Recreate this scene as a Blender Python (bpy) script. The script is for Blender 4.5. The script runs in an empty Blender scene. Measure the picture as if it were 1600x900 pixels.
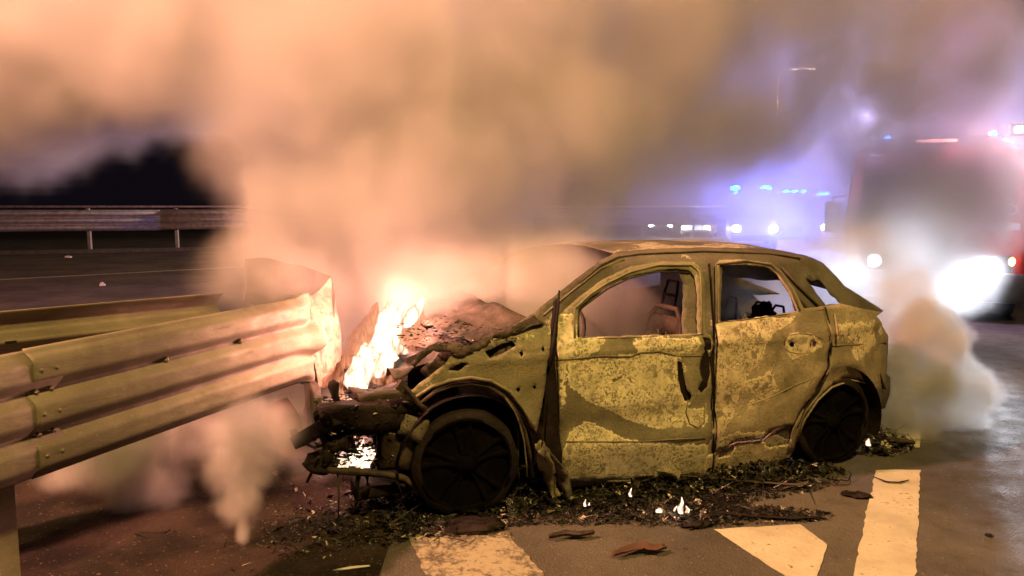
import bpy, bmesh, math, random
from math import sin, cos, pi, radians, atan, sqrt, hypot
from mathutils import Vector, Matrix, noise
from mathutils.geometry import delaunay_2d_cdt
C = bpy.context.scene
COL = C.collection
rnd = random.Random(7)
EYE = Vector((0, 0, 1.69)); FPX = 1160.0; PITCH = atan(125 / FPX)

# ------------------------------------------------------------------ camera
cam = bpy.data.objects.new('camera', bpy.data.cameras.new('camera')); COL.objects.link(cam)
cam.location = EYE; cam.rotation_euler = (radians(90) - PITCH, 0, 0)
cam.data.sensor_width = 36; cam.data.lens = 36 * FPX / 1600; cam.data.clip_start = .05; cam.data.clip_end = 2000
C.camera = cam
# ------------------------------------------------------------------ night sky
W = bpy.data.worlds.new('World'); C.world = W; W.use_nodes = True
W.node_tree.nodes['Background'].inputs[0].default_value = (.0042, .0030, .0048, 1)
W.node_tree.nodes['Background'].inputs[1].default_value = 1.0
C.view_settings.view_transform = 'Standard'; C.view_settings.look = 'None'
C.view_settings.exposure = 0; C.view_settings.gamma = 1
C.cycles.volume_bounces = 1; C.cycles.max_bounces = 5; C.cycles.diffuse_bounces = 2; C.cycles.glossy_bounces = 2
C.cycles.transparent_max_bounces = 16; C.cycles.adaptive_threshold = .015; C.cycles.volume_step_rate = 2.0
C.cycles.sample_clamp_indirect = 4.0; C.cycles.sample_clamp_direct = 0

# light strengths (W) and colours of the lamps the place has
SODIUM = (1.0, .64, .17); ORANGE = (1.0, .41, .235); FIRE = (1.0, .40, .28); BLUE = (.10, .16, 1.0); XENON = (.84, .87, 1.0)
L_STREET = 1380; L_STREET_LEFT = 5600; L_FIRE = 34; L_TRUCK = 500; L_BEACON = 700

def lamp(kind, name, loc, col, e, size=.1, tgt=None, parent=None, spot=None, blend=.6):
    l = bpy.data.lights.new(name, kind); l.energy = e; l.color = col
    if kind == 'AREA': l.size = size
    else: l.shadow_soft_size = size
    if kind == 'SPOT': l.spot_size = radians(spot); l.spot_blend = blend
    o = bpy.data.objects.new(name, l); COL.objects.link(o); o.location = loc
    if tgt is not None: o.rotation_euler = (Vector(tgt) - Vector(loc)).to_track_quat('-Z', 'Y').to_euler()
    if parent: o.parent = parent
    return o

# ------------------------------------------------------------------ measuring: a pixel of the photograph to a place at a known depth or height
def ray(px, py):
    x = (px - 800) / FPX; y = (450 - py) / FPX
    return Vector((x, cos(PITCH) + y * sin(PITCH), -sin(PITCH) + y * cos(PITCH)))
def at(px, py, Y):
    r = ray(px, py); return EYE + r * (Y / r.y)
def gp(px, py, z=0.):
    r = ray(px, py); return EYE + r * ((z - EYE.z) / r.z)

# ------------------------------------------------------------------ object helpers
def tag(o, label=None, cat=None, group=None, kind=None):
    if label: o['label'] = label
    if cat: o['category'] = cat
    if group: o['group'] = group
    if kind: o['kind'] = kind
    return o
def empty(name, loc=(0, 0, 0), rz=0, label=None, cat=None, group=None, parent=None):
    o = bpy.data.objects.new(name, None); COL.objects.link(o); o.location = loc; o.rotation_euler = (0, 0, rz)
    if parent: o.parent = parent
    return tag(o, label, cat, group)
def obj(name, bm, mat, parent=None, smooth=True, loc=None):
    me = bpy.data.meshes.new(name)
    if isinstance(bm, tuple): me.from_pydata(bm[0], [], bm[1]); me.update()
    else: bm.normal_update(); bm.to_mesh(me); bm.free()
    if smooth: me.polygons.foreach_set('use_smooth', [True] * len(me.polygons))
    for m in (mat if isinstance(mat, (list, tuple)) else [mat]): me.materials.append(m)
    o = bpy.data.objects.new(name, me); COL.objects.link(o)
    if loc is not None: o.location = loc
    if parent: o.parent = parent
    return o
def part(name, bm, mat, parent, smooth=True, label=None):
    o = obj(name, bm, mat, parent, smooth); tag(o, label); return o
def copy_tree(o, parent=None):
    c = o.copy(); COL.objects.link(c)
    if parent: c.parent = parent
    for ch in list(o.children): copy_tree(ch, c)
    return c
def sub(mod_o, lv=1):
    m = mod_o.modifiers.new('s', 'SUBSURF'); m.levels = m.render_levels = lv; return mod_o
def solid(o, t, off=0):
    m = o.modifiers.new('t', 'SOLIDIFY'); m.thickness = t; m.offset = off; return o

def box(bm, c, s, rot=None, jit=0, taper=None, bev=0):
    r = bmesh.ops.create_cube(bm, size=1); vs = r['verts']
    M = Matrix.Translation(c) @ (rot.to_4x4() if rot is not None else Matrix())
    for v in vs:
        k = taper if (taper and v.co.z > 0) else 1
        p = Vector((v.co.x * s[0] * k, v.co.y * s[1] * k, v.co.z * s[2]))
        v.co = M @ p + Vector((rnd.uniform(-jit, jit), rnd.uniform(-jit, jit), rnd.uniform(-jit, jit)))
    if bev:
        es = list({e for v in vs for e in v.link_edges}); bmesh.ops.bevel(bm, geom=es, offset=bev, segments=2, affect='EDGES', profile=.5)
    return bm
def tube(bm, pts, r, n=8, cap=True, flat=1.):
    pts = [Vector(p) for p in pts]; rings = []
    for i, p in enumerate(pts):
        t = (pts[min(i + 1, len(pts) - 1)] - pts[max(i - 1, 0)]).normalized()
        a = t.cross(Vector((0, 0, 1)))
        if a.length < .05: a = t.cross(Vector((0, 1, 0)))
        a.normalize(); b = t.cross(a)
        rr = r[i] if isinstance(r, (list, tuple)) else r
        rings.append([bm.verts.new(p + a * rr * cos(2 * pi * k / n) + b * rr * flat * sin(2 * pi * k / n)) for k in range(n)])
    for i in range(len(rings) - 1):
        for k in range(n): bm.faces.new((rings[i][k], rings[i][(k + 1) % n], rings[i + 1][(k + 1) % n], rings[i + 1][k]))
    if cap:
        bm.faces.new(rings[0][::-1]); bm.faces.new(rings[-1])
    return bm
def lathe(bm, prof, M, n=40):
    rings = [[bm.verts.new(M @ Vector((r * cos(2 * pi * k / n), r * sin(2 * pi * k / n), z))) for k in range(n)] for r, z in prof]
    for i in range(len(rings) - 1):
        for k in range(n): bm.faces.new((rings[i][k], rings[i][(k + 1) % n], rings[i + 1][(k + 1) % n], rings[i + 1][k]))
    return bm
def grid(bm, P):
    V = [[bm.verts.new(p) for p in row] for row in P]
    for i in range(len(V) - 1):
        for j in range(len(V[0]) - 1): bm.faces.new((V[i][j], V[i + 1][j], V[i + 1][j + 1], V[i][j + 1]))
    return bm
def inpoly(x, y, P):
    c = False; j = len(P) - 1
    for i in range(len(P)):
        if (P[i][1] > y) != (P[j][1] > y) and x < (P[j][0] - P[i][0]) * (y - P[i][1]) / (P[j][1] - P[i][1]) + P[i][0]: c = not c
        j = i
    return c
def pdist(x, y, P):
    d = 1e9
    for i in range(len(P)):
        ax, ay = P[i - 1][:2]; bx, by = P[i][:2]; vx, vy = bx - ax, by - ay
        t = max(0, min(1, ((x - ax) * vx + (y - ay) * vy) / (vx * vx + vy * vy + 1e-12)))
        d = min(d, hypot(x - ax - t * vx, y - ay - t * vy))
    return d
def refine(P, step, rag, seed=0, close=True):
    out = []; n = len(P)
    for i in range(n if close else n - 1):
        a = Vector(P[i]); b = Vector(P[(i + 1) % n]); k = max(1, int((b - a).length / step))
        for j in range(k):
            p = a.lerp(b, j / k)
            if rag:
                q = noise.noise_vector(Vector((p.x * 23 + seed, p.y * 23, seed * 1.7))) * rag + noise.noise_vector(Vector((p.x * 61, p.y * 61, seed))) * rag * .6
                p = p + Vector((q.x, q.y))
            out.append((p.x, p.y))
    return out
def sheet2d(outline, holes, step):
    """triangulated flat sheet with true holes: points and faces in the plane"""
    pts = []; edges = []
    for L in [outline] + holes:
        b = len(pts); pts += [Vector(p) for p in L]; edges += [(b + i, b + (i + 1) % len(L)) for i in range(len(L))]
    x0 = min(p[0] for p in outline); x1 = max(p[0] for p in outline); y0 = min(p[1] for p in outline); y1 = max(p[1] for p in outline)
    y = y0; r = 0
    while y < y1:
        x = x0 + (step * .5 if r % 2 else 0)
        while x < x1:
            if inpoly(x, y, outline) and not any(inpoly(x, y, h) for h in holes) and min(pdist(x, y, L) for L in [outline] + holes) > step * .45:
                pts.append(Vector((x, y)))
            x += step
        y += step * .87; r += 1
    v, e, f, _, _, _ = delaunay_2d_cdt(pts, edges, [], 0, 1e-5)
    fs = []
    for t in f:
        cx = sum(v[i][0] for i in t) / 3; cy = sum(v[i][1] for i in t) / 3
        if inpoly(cx, cy, outline) and not any(inpoly(cx, cy, h) for h in holes): fs.append(t)
    return v, fs

# ------------------------------------------------------------------ node helpers
class N:
    def __init__(s, t): s.t = t
    def new(s, k, **a):
        n = s.t.nodes.new(k)
        for x, y in a.items(): setattr(n, x, y)
        return n
    def put(s, sock, x):
        if isinstance(x, bpy.types.NodeSocket): s.t.links.new(x, sock)
        elif x is not None: sock.default_value = x
    def m(s, op, *a):
        n = s.new('ShaderNodeMath', operation=op)
        for i, x in enumerate(a): s.put(n.inputs[i], x)
        return n.outputs[0]
    def vm(s, op, *a):
        n = s.new('ShaderNodeVectorMath', operation=op)
        for i, x in enumerate(a): s.put(n.inputs['Scale'] if (op == 'SCALE' and i == 1) else n.inputs[i], x)
        return n.outputs['Value'] if op in ('LENGTH', 'DOT_PRODUCT') else n.outputs[0]
    def noise(s, v, scale, det=3, rough=.55, dist=0):
        n = s.new('ShaderNodeTexNoise'); n.inputs['Scale'].default_value = scale; n.inputs['Detail'].default_value = det
        n.inputs['Roughness'].default_value = rough; n.inputs['Distortion'].default_value = dist; s.put(n.inputs['Vector'], v); return n
    def vor(s, v, scale, feat='F1'):
        n = s.new('ShaderNodeTexVoronoi', feature=feat); n.inputs['Scale'].default_value = scale; s.put(n.inputs['Vector'], v); return n
    def st(s, x, a, b, o0=0., o1=1.):
        n = s.new('ShaderNodeMapRange', interpolation_type='SMOOTHSTEP'); s.put(n.inputs['Value'], x)
        for k, v in zip(('From Min', 'From Max', 'To Min', 'To Max'), (a, b, o0, o1)): s.put(n.inputs[k], v)
        return n.outputs[0]
    def mix(s, f, a, b):
        n = s.new('ShaderNodeMix', data_type='RGBA'); s.put(n.inputs[0], f)
        for i, x in ((6, a), (7, b)):
            s.put(n.inputs[i], (*x, 1) if isinstance(x, tuple) and len(x) == 3 else x)
        return n.outputs[2]
def mat(name, build=None, col=(.5, .5, .5), rough=.6, metal=0., bump=0., bscale=40., var=.25, vscale=6., spec=.5):
    m = bpy.data.materials.new(name); m.use_nodes = True; t = m.node_tree; n = N(t); b = t.nodes['Principled BSDF']
    b.inputs['Roughness'].default_value = rough; b.inputs['Metallic'].default_value = metal; b.inputs['Specular IOR Level'].default_value = spec
    tc = n.new('ShaderNodeTexCoord').outputs['Object']
    if build: build(n, b, tc)
    else:
        z = n.noise(tc, vscale, 5, .6)
        k = n.st(z.outputs[0], .3, .7)
        n.put(b.inputs['Base Color'], n.mix(k, tuple(c * (1 - var) for c in col), tuple(min(1, c * (1 + var)) for c in col)))
        if bump:
            z2 = n.noise(tc, bscale, 4, .6); bp = n.new('ShaderNodeBump'); bp.inputs['Strength'].default_value = bump; bp.inputs['Distance'].default_value = .01
            n.put(bp.inputs['Height'], z2.outputs[0]); n.put(b.inputs['Normal'], bp.outputs[0])
    return m
def bumpn(n, b, h, s=.5, d=.01):
    bp = n.new('ShaderNodeBump'); bp.inputs['Strength'].default_value = s; bp.inputs['Distance'].default_value = d
    n.put(bp.inputs['Height'], h); n.put(b.inputs['Normal'], bp.outputs[0])
def emit(name, col, e, sample='NONE'):
    m = bpy.data.materials.new(name); m.use_nodes = True; t = m.node_tree; t.nodes.clear()
    o = t.nodes.new('ShaderNodeOutputMaterial'); em = t.nodes.new('ShaderNodeEmission')
    em.inputs[0].default_value = (*col, 1); em.inputs[1].default_value = e; t.links.new(em.outputs[0], o.inputs[0])
    m.cycles.emission_sampling = sample
    return m

# ------------------------------------------------------------------ materials
def b_asphalt(n, b, tc):
    sp = n.vor(tc, 95); g = n.noise(tc, 38, 5, .7); big = n.noise(tc, .8, 4, .6); mid = n.noise(tc, 5, 4, .65)
    base = n.mix(n.st(big.outputs[0], .35, .65), (.050, .046, .042), (.092, .084, .075))
    base = n.mix(n.m('MULTIPLY', n.st(mid.outputs[0], .5, .75), .5), base, (.03, .026, .022))
    agg = n.m('MULTIPLY', n.st(sp.outputs['Color'], .82, .95), n.st(g.outputs[0], .45, .62))
    base = n.mix(n.m('MULTIPLY', agg, .75), base, (.21, .19, .16))
    n.put(b.inputs['Base Color'], base)
    n.put(b.inputs['Roughness'], n.st(mid.outputs[0], .3, .7, .72, .95)); b.inputs['Specular IOR Level'].default_value = .3
    bumpn(n, b, n.m('ADD', g.outputs[0], n.m('MULTIPLY', sp.outputs['Distance'], -.6)), .75, .012)
M_asphalt = mat('asphalt', b_asphalt)
def b_dirt(n, b, tc):
    sp = n.vor(tc, 120); g = n.noise(tc, 22, 6, .7); big = n.noise(tc, 2.2, 5, .65)
    base = n.mix(n.st(big.outputs[0], .35, .65), (.007, .004, .0035), (.030, .019, .015))
    base = n.mix(n.m('MULTIPLY', n.st(sp.outputs['Color'], .86, .96), .5), base, (.20, .15, .12))
    n.put(b.inputs['Base Color'], base); b.inputs['Roughness'].default_value = .85; b.inputs['Specular IOR Level'].default_value = .2
    bumpn(n, b, n.m('ADD', g.outputs[0], n.m('MULTIPLY', sp.outputs['Distance'], -.4)), .8, .012)
M_dirt = mat('verge_dirt', b_dirt)
def b_paint(n, b, tc):
    g = n.noise(tc, 30, 6, .75); big = n.noise(tc, 3, 5, .65); sp = n.vor(tc, 60)
    base = n.mix(n.st(big.outputs[0], .3, .7), (.33, .30, .24), (.47, .44, .36))
    chips = n.st(n.m('ADD', n.m('MULTIPLY', g.outputs[0], .7), n.m('MULTIPLY', big.outputs[0], .3)), .58, .63)
    base = n.mix(chips, base, (.10, .085, .065))
    n.put(b.inputs['Base Color'], base); b.inputs['Roughness'].default_value = .7
    bumpn(n, b, n.m('ADD', g.outputs[0], n.m('MULTIPLY', sp.outputs['Distance'], -.3)), .6, .008)
M_paint = mat('road_paint', b_paint)
def b_wornpaint(n, b, tc):
    g = n.noise(tc, 24, 6, .8); big = n.noise(tc, 2.5, 5, .65)
    chips = n.st(n.m('ADD', n.m('MULTIPLY', g.outputs[0], .6), n.m('MULTIPLY', big.outputs[0], .4)), .44, .56)
    n.put(b.inputs['Base Color'], n.mix(chips, (.30, .27, .20), (.075, .062, .05))); b.inputs['Roughness'].default_value = .75
    bumpn(n, b, g.outputs[0], .6, .01)
M_worn = mat('worn_road_paint', b_wornpaint)
def b_rail(n, b, tc):
    s = n.new('ShaderNodeMapping'); s.inputs['Scale'].default_value = (1, 1, 3.); n.put(s.inputs['Vector'], tc)
    g = n.noise(s.outputs[0], 9, 6, .7); f = n.noise(tc, 60, 4, .65); big = n.noise(tc, 1.4, 4, .6, .5)
    base = n.mix(n.st(big.outputs[0], .32, .68), (.13, .11, .088), (.27, .235, .19))
    base = n.mix(n.m('MULTIPLY', n.st(g.outputs[0], .52, .74), .5), base, (.13, .10, .07))
    base = n.mix(n.m('MULTIPLY', n.st(f.outputs[0], .6, .75), .35), base, (.5, .46, .38))
    n.put(b.inputs['Base Color'], base); b.inputs['Metallic'].default_value = .15
    n.put(b.inputs['Roughness'], n.st(g.outputs[0], .3, .7, .55, .8))
    bumpn(n, b, n.m('ADD', n.m('MULTIPLY', f.outputs[0], .2), g.outputs[0]), .45, .01)
M_rail = mat('galvanised_rail', b_rail)
M_farrail = mat('far_galvanised_rail', col=(.36, .33, .38), rough=.5, metal=.3)
def b_ash(tint, ring=False, dk=(.26, .50)):
    """burnt-out sheet metal: 'zone' paints where the pale flaked ash lies, contours and speckle are noise"""
    def f(n, b, tc):
        at_ = n.new('ShaderNodeAttribute', attribute_name='zone').outputs['Fac']
        big = n.noise(tc, 2.6, 5, .6, .6); med = n.noise(tc, 9, 5, .65, .4); fine = n.noise(tc, 46, 4, .65); vo = n.vor(n.vm('ADD', tc, n.vm('SCALE', n.noise(tc, 30, 4, .7).outputs['Color'], .045)), 62)
        z = n.m('ADD', at_, n.m('MULTIPLY', n.m('SUBTRACT', med.outputs[0], .5), .9))
        z = n.m('ADD', z, n.m('MULTIPLY', n.m('SUBTRACT', big.outputs[0], .5), 1.3))
        z = n.m('ADD', z, n.m('MULTIPLY', n.m('SUBTRACT', fine.outputs[0], .5), .5))
        if ring:
            sx = n.new('ShaderNodeSeparateXYZ'); n.put(sx.inputs[0], n.vm('ADD', tc, n.vm('SCALE', n.vm('SUBTRACT', med.outputs['Color'], (.5, .5, .5)), .085)))
            rr = n.m('SQRT', n.m('ADD', n.m('POWER', n.m('SUBTRACT', sx.outputs[0], RINGC[0]), 2.), n.m('POWER', n.m('SUBTRACT', sx.outputs[2], RINGC[1]), 2.)))
            band = n.m('MULTIPLY', n.st(rr, .030, .045), n.st(rr, .078, .066)); z = n.m('ADD', z, n.m('SUBTRACT', n.m('MULTIPLY', band, .5), n.m('MULTIPLY', n.st(rr, .12, .09), .30)))
        lightz = n.m('ADD', n.m('MULTIPLY', n.st(z, .30, .78), .55), n.m('MULTIPLY', n.st(z, .47, .55), .45))
        rim = n.m('MULTIPLY', n.st(z, .42, .48), n.st(z, .62, .52))
        holes = n.m('MULTIPLY', n.st(n.m('ADD', vo.outputs['Distance'], n.m('MULTIPLY', n.m('SUBTRACT', fine.outputs[0], .5), .5)), .50, .36), n.st(n.noise(tc, 6.5, 4, .7).outputs[0], .40, .54))
        dark = n.mix(n.st(big.outputs[0], .35, .65), tuple(c * dk[0] for c in tint), tuple(c * dk[1] for c in tint))
        vo2 = n.vor(n.vm('ADD', tc, n.vm('SCALE', n.noise(tc, 7, 5, .7).outputs['Color'], .22)), 11)
        holes = n.m('MAXIMUM', holes, n.m('MULTIPLY', n.st(n.m('ADD', vo2.outputs['Distance'], n.m('MULTIPLY', fine.outputs[0], .25)), .50, .36), n.st(big.outputs[0], .42, .60)))
        dark = n.mix(n.m('MULTIPLY', n.st(fine.outputs[0], .45, .7), .35), dark, tuple(c * .3 for c in tint))
        light = n.mix(n.st(med.outputs[0], .3, .7), tuple(c * .85 for c in tint), tuple(min(1, c * 1.45) for c in tint))
        light = n.mix(n.m('MULTIPLY', holes, .88), light, tuple(c * .38 for c in tint))
        c = n.mix(lightz, dark, light)
        c = n.mix(n.m('MULTIPLY', rim, .9), c, tuple(min(1, c_ * 1.55) for c_ in tint))
        # rust freckles and thin contour lines
        r2 = n.noise(tc, 5.5, 4, .55, 1.2)
        lines = n.m('MULTIPLY', n.st(n.m('ABSOLUTE', n.m('SUBTRACT', r2.outputs[0], .5)), .018, .004), .55)
        c = n.mix(lines, c, tuple(c_ * .32 for c_ in tint))
        rust = n.m('MULTIPLY', n.st(n.noise(tc, 3.3, 5, .7).outputs[0], .58, .72), .5)
        c = n.mix(rust, c, (tint[0] * .62, tint[1] * .42, tint[2] * .32))
        n.put(b.inputs['Base Color'], c); b.inputs['Roughness'].default_value = .82; b.inputs['Specular IOR Level'].default_value = .3
        h = n.m('ADD', n.m('MULTIPLY', fine.outputs[0], .5), n.m('ADD', n.m('MULTIPLY', lightz, .5), n.m('MULTIPLY', holes, -.4)))
        bumpn(n, b, h, .7, .008)
    return f
RINGC = (.905, .640)
M_ash = mat('burnt_panel_ash', b_ash((.50, .455, .31), True))
M_ash2 = mat('burnt_panel_ochre', b_ash((.46, .385, .285), dk=(.40, .78)))
M_ash3 = mat('burnt_pillar_grey', b_ash((.27, .24, .20)))
M_char = mat('charred_black', col=(.013, .009, .009), rough=.7, spec=.15, bump=.8, bscale=30, var=.5)
M_charm = mat('charred_metal', col=(.045, .033, .027), rough=.65, bump=.9, bscale=22, var=.65, spec=.3)
M_rim = mat('burnt_alloy', col=(.0045, .0038, .0042), rough=.9, spec=.0, bump=.5, bscale=20, var=.4)
M_rust = mat('burnt_rust', col=(.085, .04, .028), rough=.8, bump=.6, bscale=24, var=.5)
def b_foil(n, b, tc):
    g = n.noise(tc, 14, 5, .65, .8)
    n.put(b.inputs['Base Color'], n.mix(n.st(g.outputs[0], .35, .65), (.14, .085, .07), (.34, .235, .19)))
    b.inputs['Roughness'].default_value = .5; bumpn(n, b, g.outputs[0], .9, .02)
M_foil = mat('scorched_insulation', b_foil)
def b_debris(n, b, tc):
    g = n.noise(tc, 55, 2, .5); v = n.vor(tc, 26)
    c = n.mix(n.st(v.outputs['Color'], .55, .8), (.005, .004, .004), (.030, .024, .020))
    c = n.mix(n.st(v.outputs['Color'], .84, .9), c, (.42, .38, .32))
    n.put(b.inputs['Base Color'], c); n.put(b.inputs['Roughness'], n.st(g.outputs[0], .4, .6, .25, .75)); bumpn(n, b, g.outputs[0], .8, .01)
M_debris = mat('charred_debris', b_debris)
M_red = mat('fire_engine_red', col=(.42, .018, .014), rough=.3, var=.06, vscale=2)
M_white = mat('vehicle_white', col=(.55, .55, .56), rough=.35, var=.06, vscale=2)
M_silver = mat('vehicle_silver', col=(.30, .31, .33), rough=.35, var=.06, metal=.4)
M_dkblue = mat('vehicle_dark_blue', col=(.03, .04, .12), rough=.35, var=.06)
M_black = mat('black_plastic', col=(.022, .022, .024), rough=.5, var=.2)
M_glass = mat('dark_vehicle_glass', col=(.02, .022, .026), rough=.08, var=.1)
M_tyre = mat('tyre_rubber', col=(.02, .02, .02), rough=.8, var=.2)
M_pole = mat('painted_pole', col=(.20, .20, .19), rough=.5, metal=.3)
M_refl = mat('reflector', col=(.8, .8, .8), rough=.2)
E_head = emit('headlamp_light', XENON, 160); E_headfar = emit('far_headlamp_light', (1, .97, .92), 260)
E_blue = emit('beacon_light', (.0, .13, 1.0), 520); E_amber = emit('indicator_light', (1, .45, .12), 10)
E_redbar = emit('roof_light_bar', (1, .35, .30), 60); E_sod = emit('sodium_lamp_light', (1, .72, .42), 150)

# ------------------------------------------------------------------ ground
bm = bmesh.new(); grid(bm, [[Vector((x, y, 0)) for y in (-300, -20, 0, 20, 60, 400)] for x in (-300, -20, 0, 20, 300)])
tag(obj('road', bm, M_asphalt, smooth=False), kind='structure')
def flat(name, pts, z, m, rag=.006, step=.04):
    P = refine([(p[0], p[1]) for p in pts], step, rag, len(pts))
    v, f = sheet2d(P, [], 5.)
    o = obj(name, ([(p[0], p[1], z) for p in v], [list(t) for t in f]), m, smooth=False)
    for p in o.data.polygons:
        if p.normal.z < 0: p.flip()
    return tag(o, kind='structure')
def G2(*q): return [tuple(gp(*p).xy) for p in q]
flat('road_marking', G2((1115, 828), (1250, 820), (1293, 852), (1281, 890), (1262, 940), (1232, 905)), .004, M_paint)
flat('road_marking', G2((1368, 735), (1438, 735), (1434, 830), (1430, 900), (1424, 990), (1310, 990), (1333, 900)), .004, M_paint, .01)
flat('road_marking', G2((1375, 700), (1437, 700), (1446, 560), (1452, 470), (1456, 440), (1451, 440), (1437, 470), (1412, 560)), .004, M_paint, 0, 1.)
flat('road_marking', G2((640, 838), (720, 826), (792, 832), (852, 900), (905, 960), (690, 960), (665, 900)), .004, M_worn, .02)
flat('edge_line', [(-24, 10.6), (-12.14, 17.35), (-8.1, 20.95), (2, 28.0), (2, 28.2), (-8.1, 21.17), (-12.14, 17.60), (-24, 10.9)], .004, M_paint, 0, 3.)
# loose dirt of the verge in front of and under the near barrier
bm = bmesh.new(); P = []
for i in range(70):
    row = []
    for j in range(90):
        x = -6.2 + 6.1 * i / 69; y = 1.2 + 4.8 * j / 89
        e = min((i) / 12, (69 - i) / 16, j / 8, (89 - j) / 12, 1)
        edge = (x - (-.55 + .25 * noise.noise(Vector((0, y * 1.3, 3))))) * -1.8 - max(0, (3.9 - y)) * .0
        h = .004 + .035 * max(0, min(1, edge)) * (1 + noise.noise(Vector((x * 3, y * 3, 0)))) * max(0, e)
        h = h + .01 * noise.noise(Vector((x * 11, y * 11, 5))) * max(0, min(1, edge)) - (.03 if edge < 0 else 0)
        row.append(Vector((x, y, h if e > 0 else -.02)))
    P.append(row)
grid(bm, P); tag(obj('verge_ground', bm, M_dirt), kind='structure')

# ------------------------------------------------------------------ guardrails
def wave(s, depth=.078, waves=3):
    """protrusion of a rolled rail along its height s in 0..1"""
    x = (s * waves) % 1.0 if s < 1 else 1.0
    d = abs(x - .5) * 2
    k = max(0., min(1., (1.0 - d) / .62)); k = k * k * (3 - 2 * k) * .7 + .3 * k; return depth * k
def rail(path, ztop, h, side, name, m, parent, waves=3, depth=.078, dent=None, nz=42, thick=.004, lip=.0):
    """a corrugated beam swept along a ground path; side = outward normal sign"""
    bm = bmesh.new(); P = []
    n = len(path)
    for i, p in enumerate(path):
        a = Vector(path[max(0, i - 1)]); b = Vector(path[min(n - 1, i + 1)]); t = (b - a).normalized(); nn = Vector((t.y, -t.x)) * side
        row = []
        for k in range(nz + 1):
            s = k / nz; off = wave(s, depth, waves); z = ztop - h * s
            q = Vector((p[0], p[1], z)) + Vector((nn.x, nn.y, 0)) * off
            if dent: q = dent(q, i / (n - 1), s, nn)
            row.append(q)
        P.append(row)
    grid(bm, P); o = part(name, bm, m, parent); solid(o, thick); return o
def post(x, y, z, ang, m, parent, name='post', w=.12, d=.08, t=.006):
    bm = bmesh.new(); pr = [(-w / 2 + .0, d), (-w / 2, 0), (w / 2, 0), (w / 2, d), (w / 2 - .02, d)]
    R = Matrix.Rotation(ang, 3, 'Z')
    grid(bm, [[Vector((x, y, 0)) + R @ Vector((a, b, zz)) for zz in (-.02, z * .5, z)] for a, b in pr])
    o = part(name, bm, m, parent, False); solid(o, t); return o
def bolt(c, nrm, r, m, parent):
    bm = bmesh.new(); q = Vector(nrm).to_track_quat('Z', 'Y').to_matrix().to_4x4(); M = Matrix.Translation(c) @ q
    lathe(bm, [(.0001, .012), (r * .6, .011), (r, .004), (r, -.004)], M, 10); return part('bolt', bm, m, parent)
def lin(a, b, n): return [(a[0] + (b[0] - a[0]) * i / n, a[1] + (b[1] - a[1]) * i / n) for i in range(n + 1)]

near = empty('guardrail', (0, 0, 0), 0, 'dented galvanised three-wave guardrail with crushed end, running past the burnt car on its roadside face', 'guardrail')
def dent_near(q, u, s, nn):
    # the crushed last half metre: waves flatten, the sheet crumples and leans back
    k = max(0, (u - .90) / .10); n3 = Vector((nn.x, nn.y, 0))
    c = noise.noise_vector(Vector((q.x * 5, q.y * 5, q.z * 7)))
    q = q + n3 * (.030 * noise.noise(Vector((u * 9, s * 3, 1))) * min(1, u * 1.2)) * .3 + n3 * .006 * noise.noise(Vector((u * 60, s * 12, 4))) * max(0, u - .3)
    q = q + c * .045 * k - n3 * .05 * k * k * sin(s * 9)
    q.z -= .02 * k * (s - .3)
    return q
N0 = (-4.30, -4.0); N1 = (-1.235, 4.48)
def npt(Y): return (-1.89 + (Y - 2.7) * .3595, Y)
rail(lin(npt(-4), npt(2.90), 20), 1.150, .50, 1, 'rail_beam', M_rail, near, depth=.047)
rail(lin(npt(2.78), npt(4.52), 90), 1.157, .512, 1, 'rail_beam', M_rail, near, dent=dent_near, depth=.050)
nrm = Vector((1, -.36, 0)).normalized()
for Y in (2.81, 2.87):
    for zz in (1.072, .985, .90, .815, .735):
        p = npt(Y); bolt(Vector((p[0], p[1], zz)) + nrm * (.046 if zz in (1.072, .90, .735) else .012), nrm, .010, M_rail, near)
for Y in (3.42, 3.9):
    p = npt(Y); bolt(Vector((p[0], p[1], .985)) + nrm * .014, nrm, .014, M_rail, near)
for Y in (2.80, .6, -1.6):
    p = npt(Y); post(p[0] - .215, p[1], 1.02, radians(-14), M_rail, near)
for Y in (2.3, -.06):
    p = npt(Y); bm = bmesh.new(); box(bm, (p[0] - .07, p[1], .90), (.15, .10, .3), Matrix.Rotation(radians(-20), 3, 'Z')); part('spacer', bm, M_rail, near, False)
# the second branch: its rail leaves the nose to the far left and shows its inner side
far = empty('guardrail', (0, 0, 0), 0, 'second guardrail branch behind the near one, seen from its hollow inner side with a slot', 'guardrail')
fa, fb = Vector((-2.67, 3.87)), Vector((-1.89, 4.71)); fd = (fb - fa).normalized()
rail(lin(fa - fd * 5, fb + fd * .05, 40), 1.15, .50, -1, 'rail_beam', M_rail, far)
for k in (-3.4, -1.6):
    p = fa + fd * k; post(p.x, p.y, 1.0, radians(45), M_rail, far)
bm = bmesh.new(); p = gp(16, 535, 1.01); p = at(17, 535, 3.83); box(bm, p, (.05, .012, .014), Matrix.Rotation(radians(45), 3, 'Z')); part('slot', bm, M_char, far, False)
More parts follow.
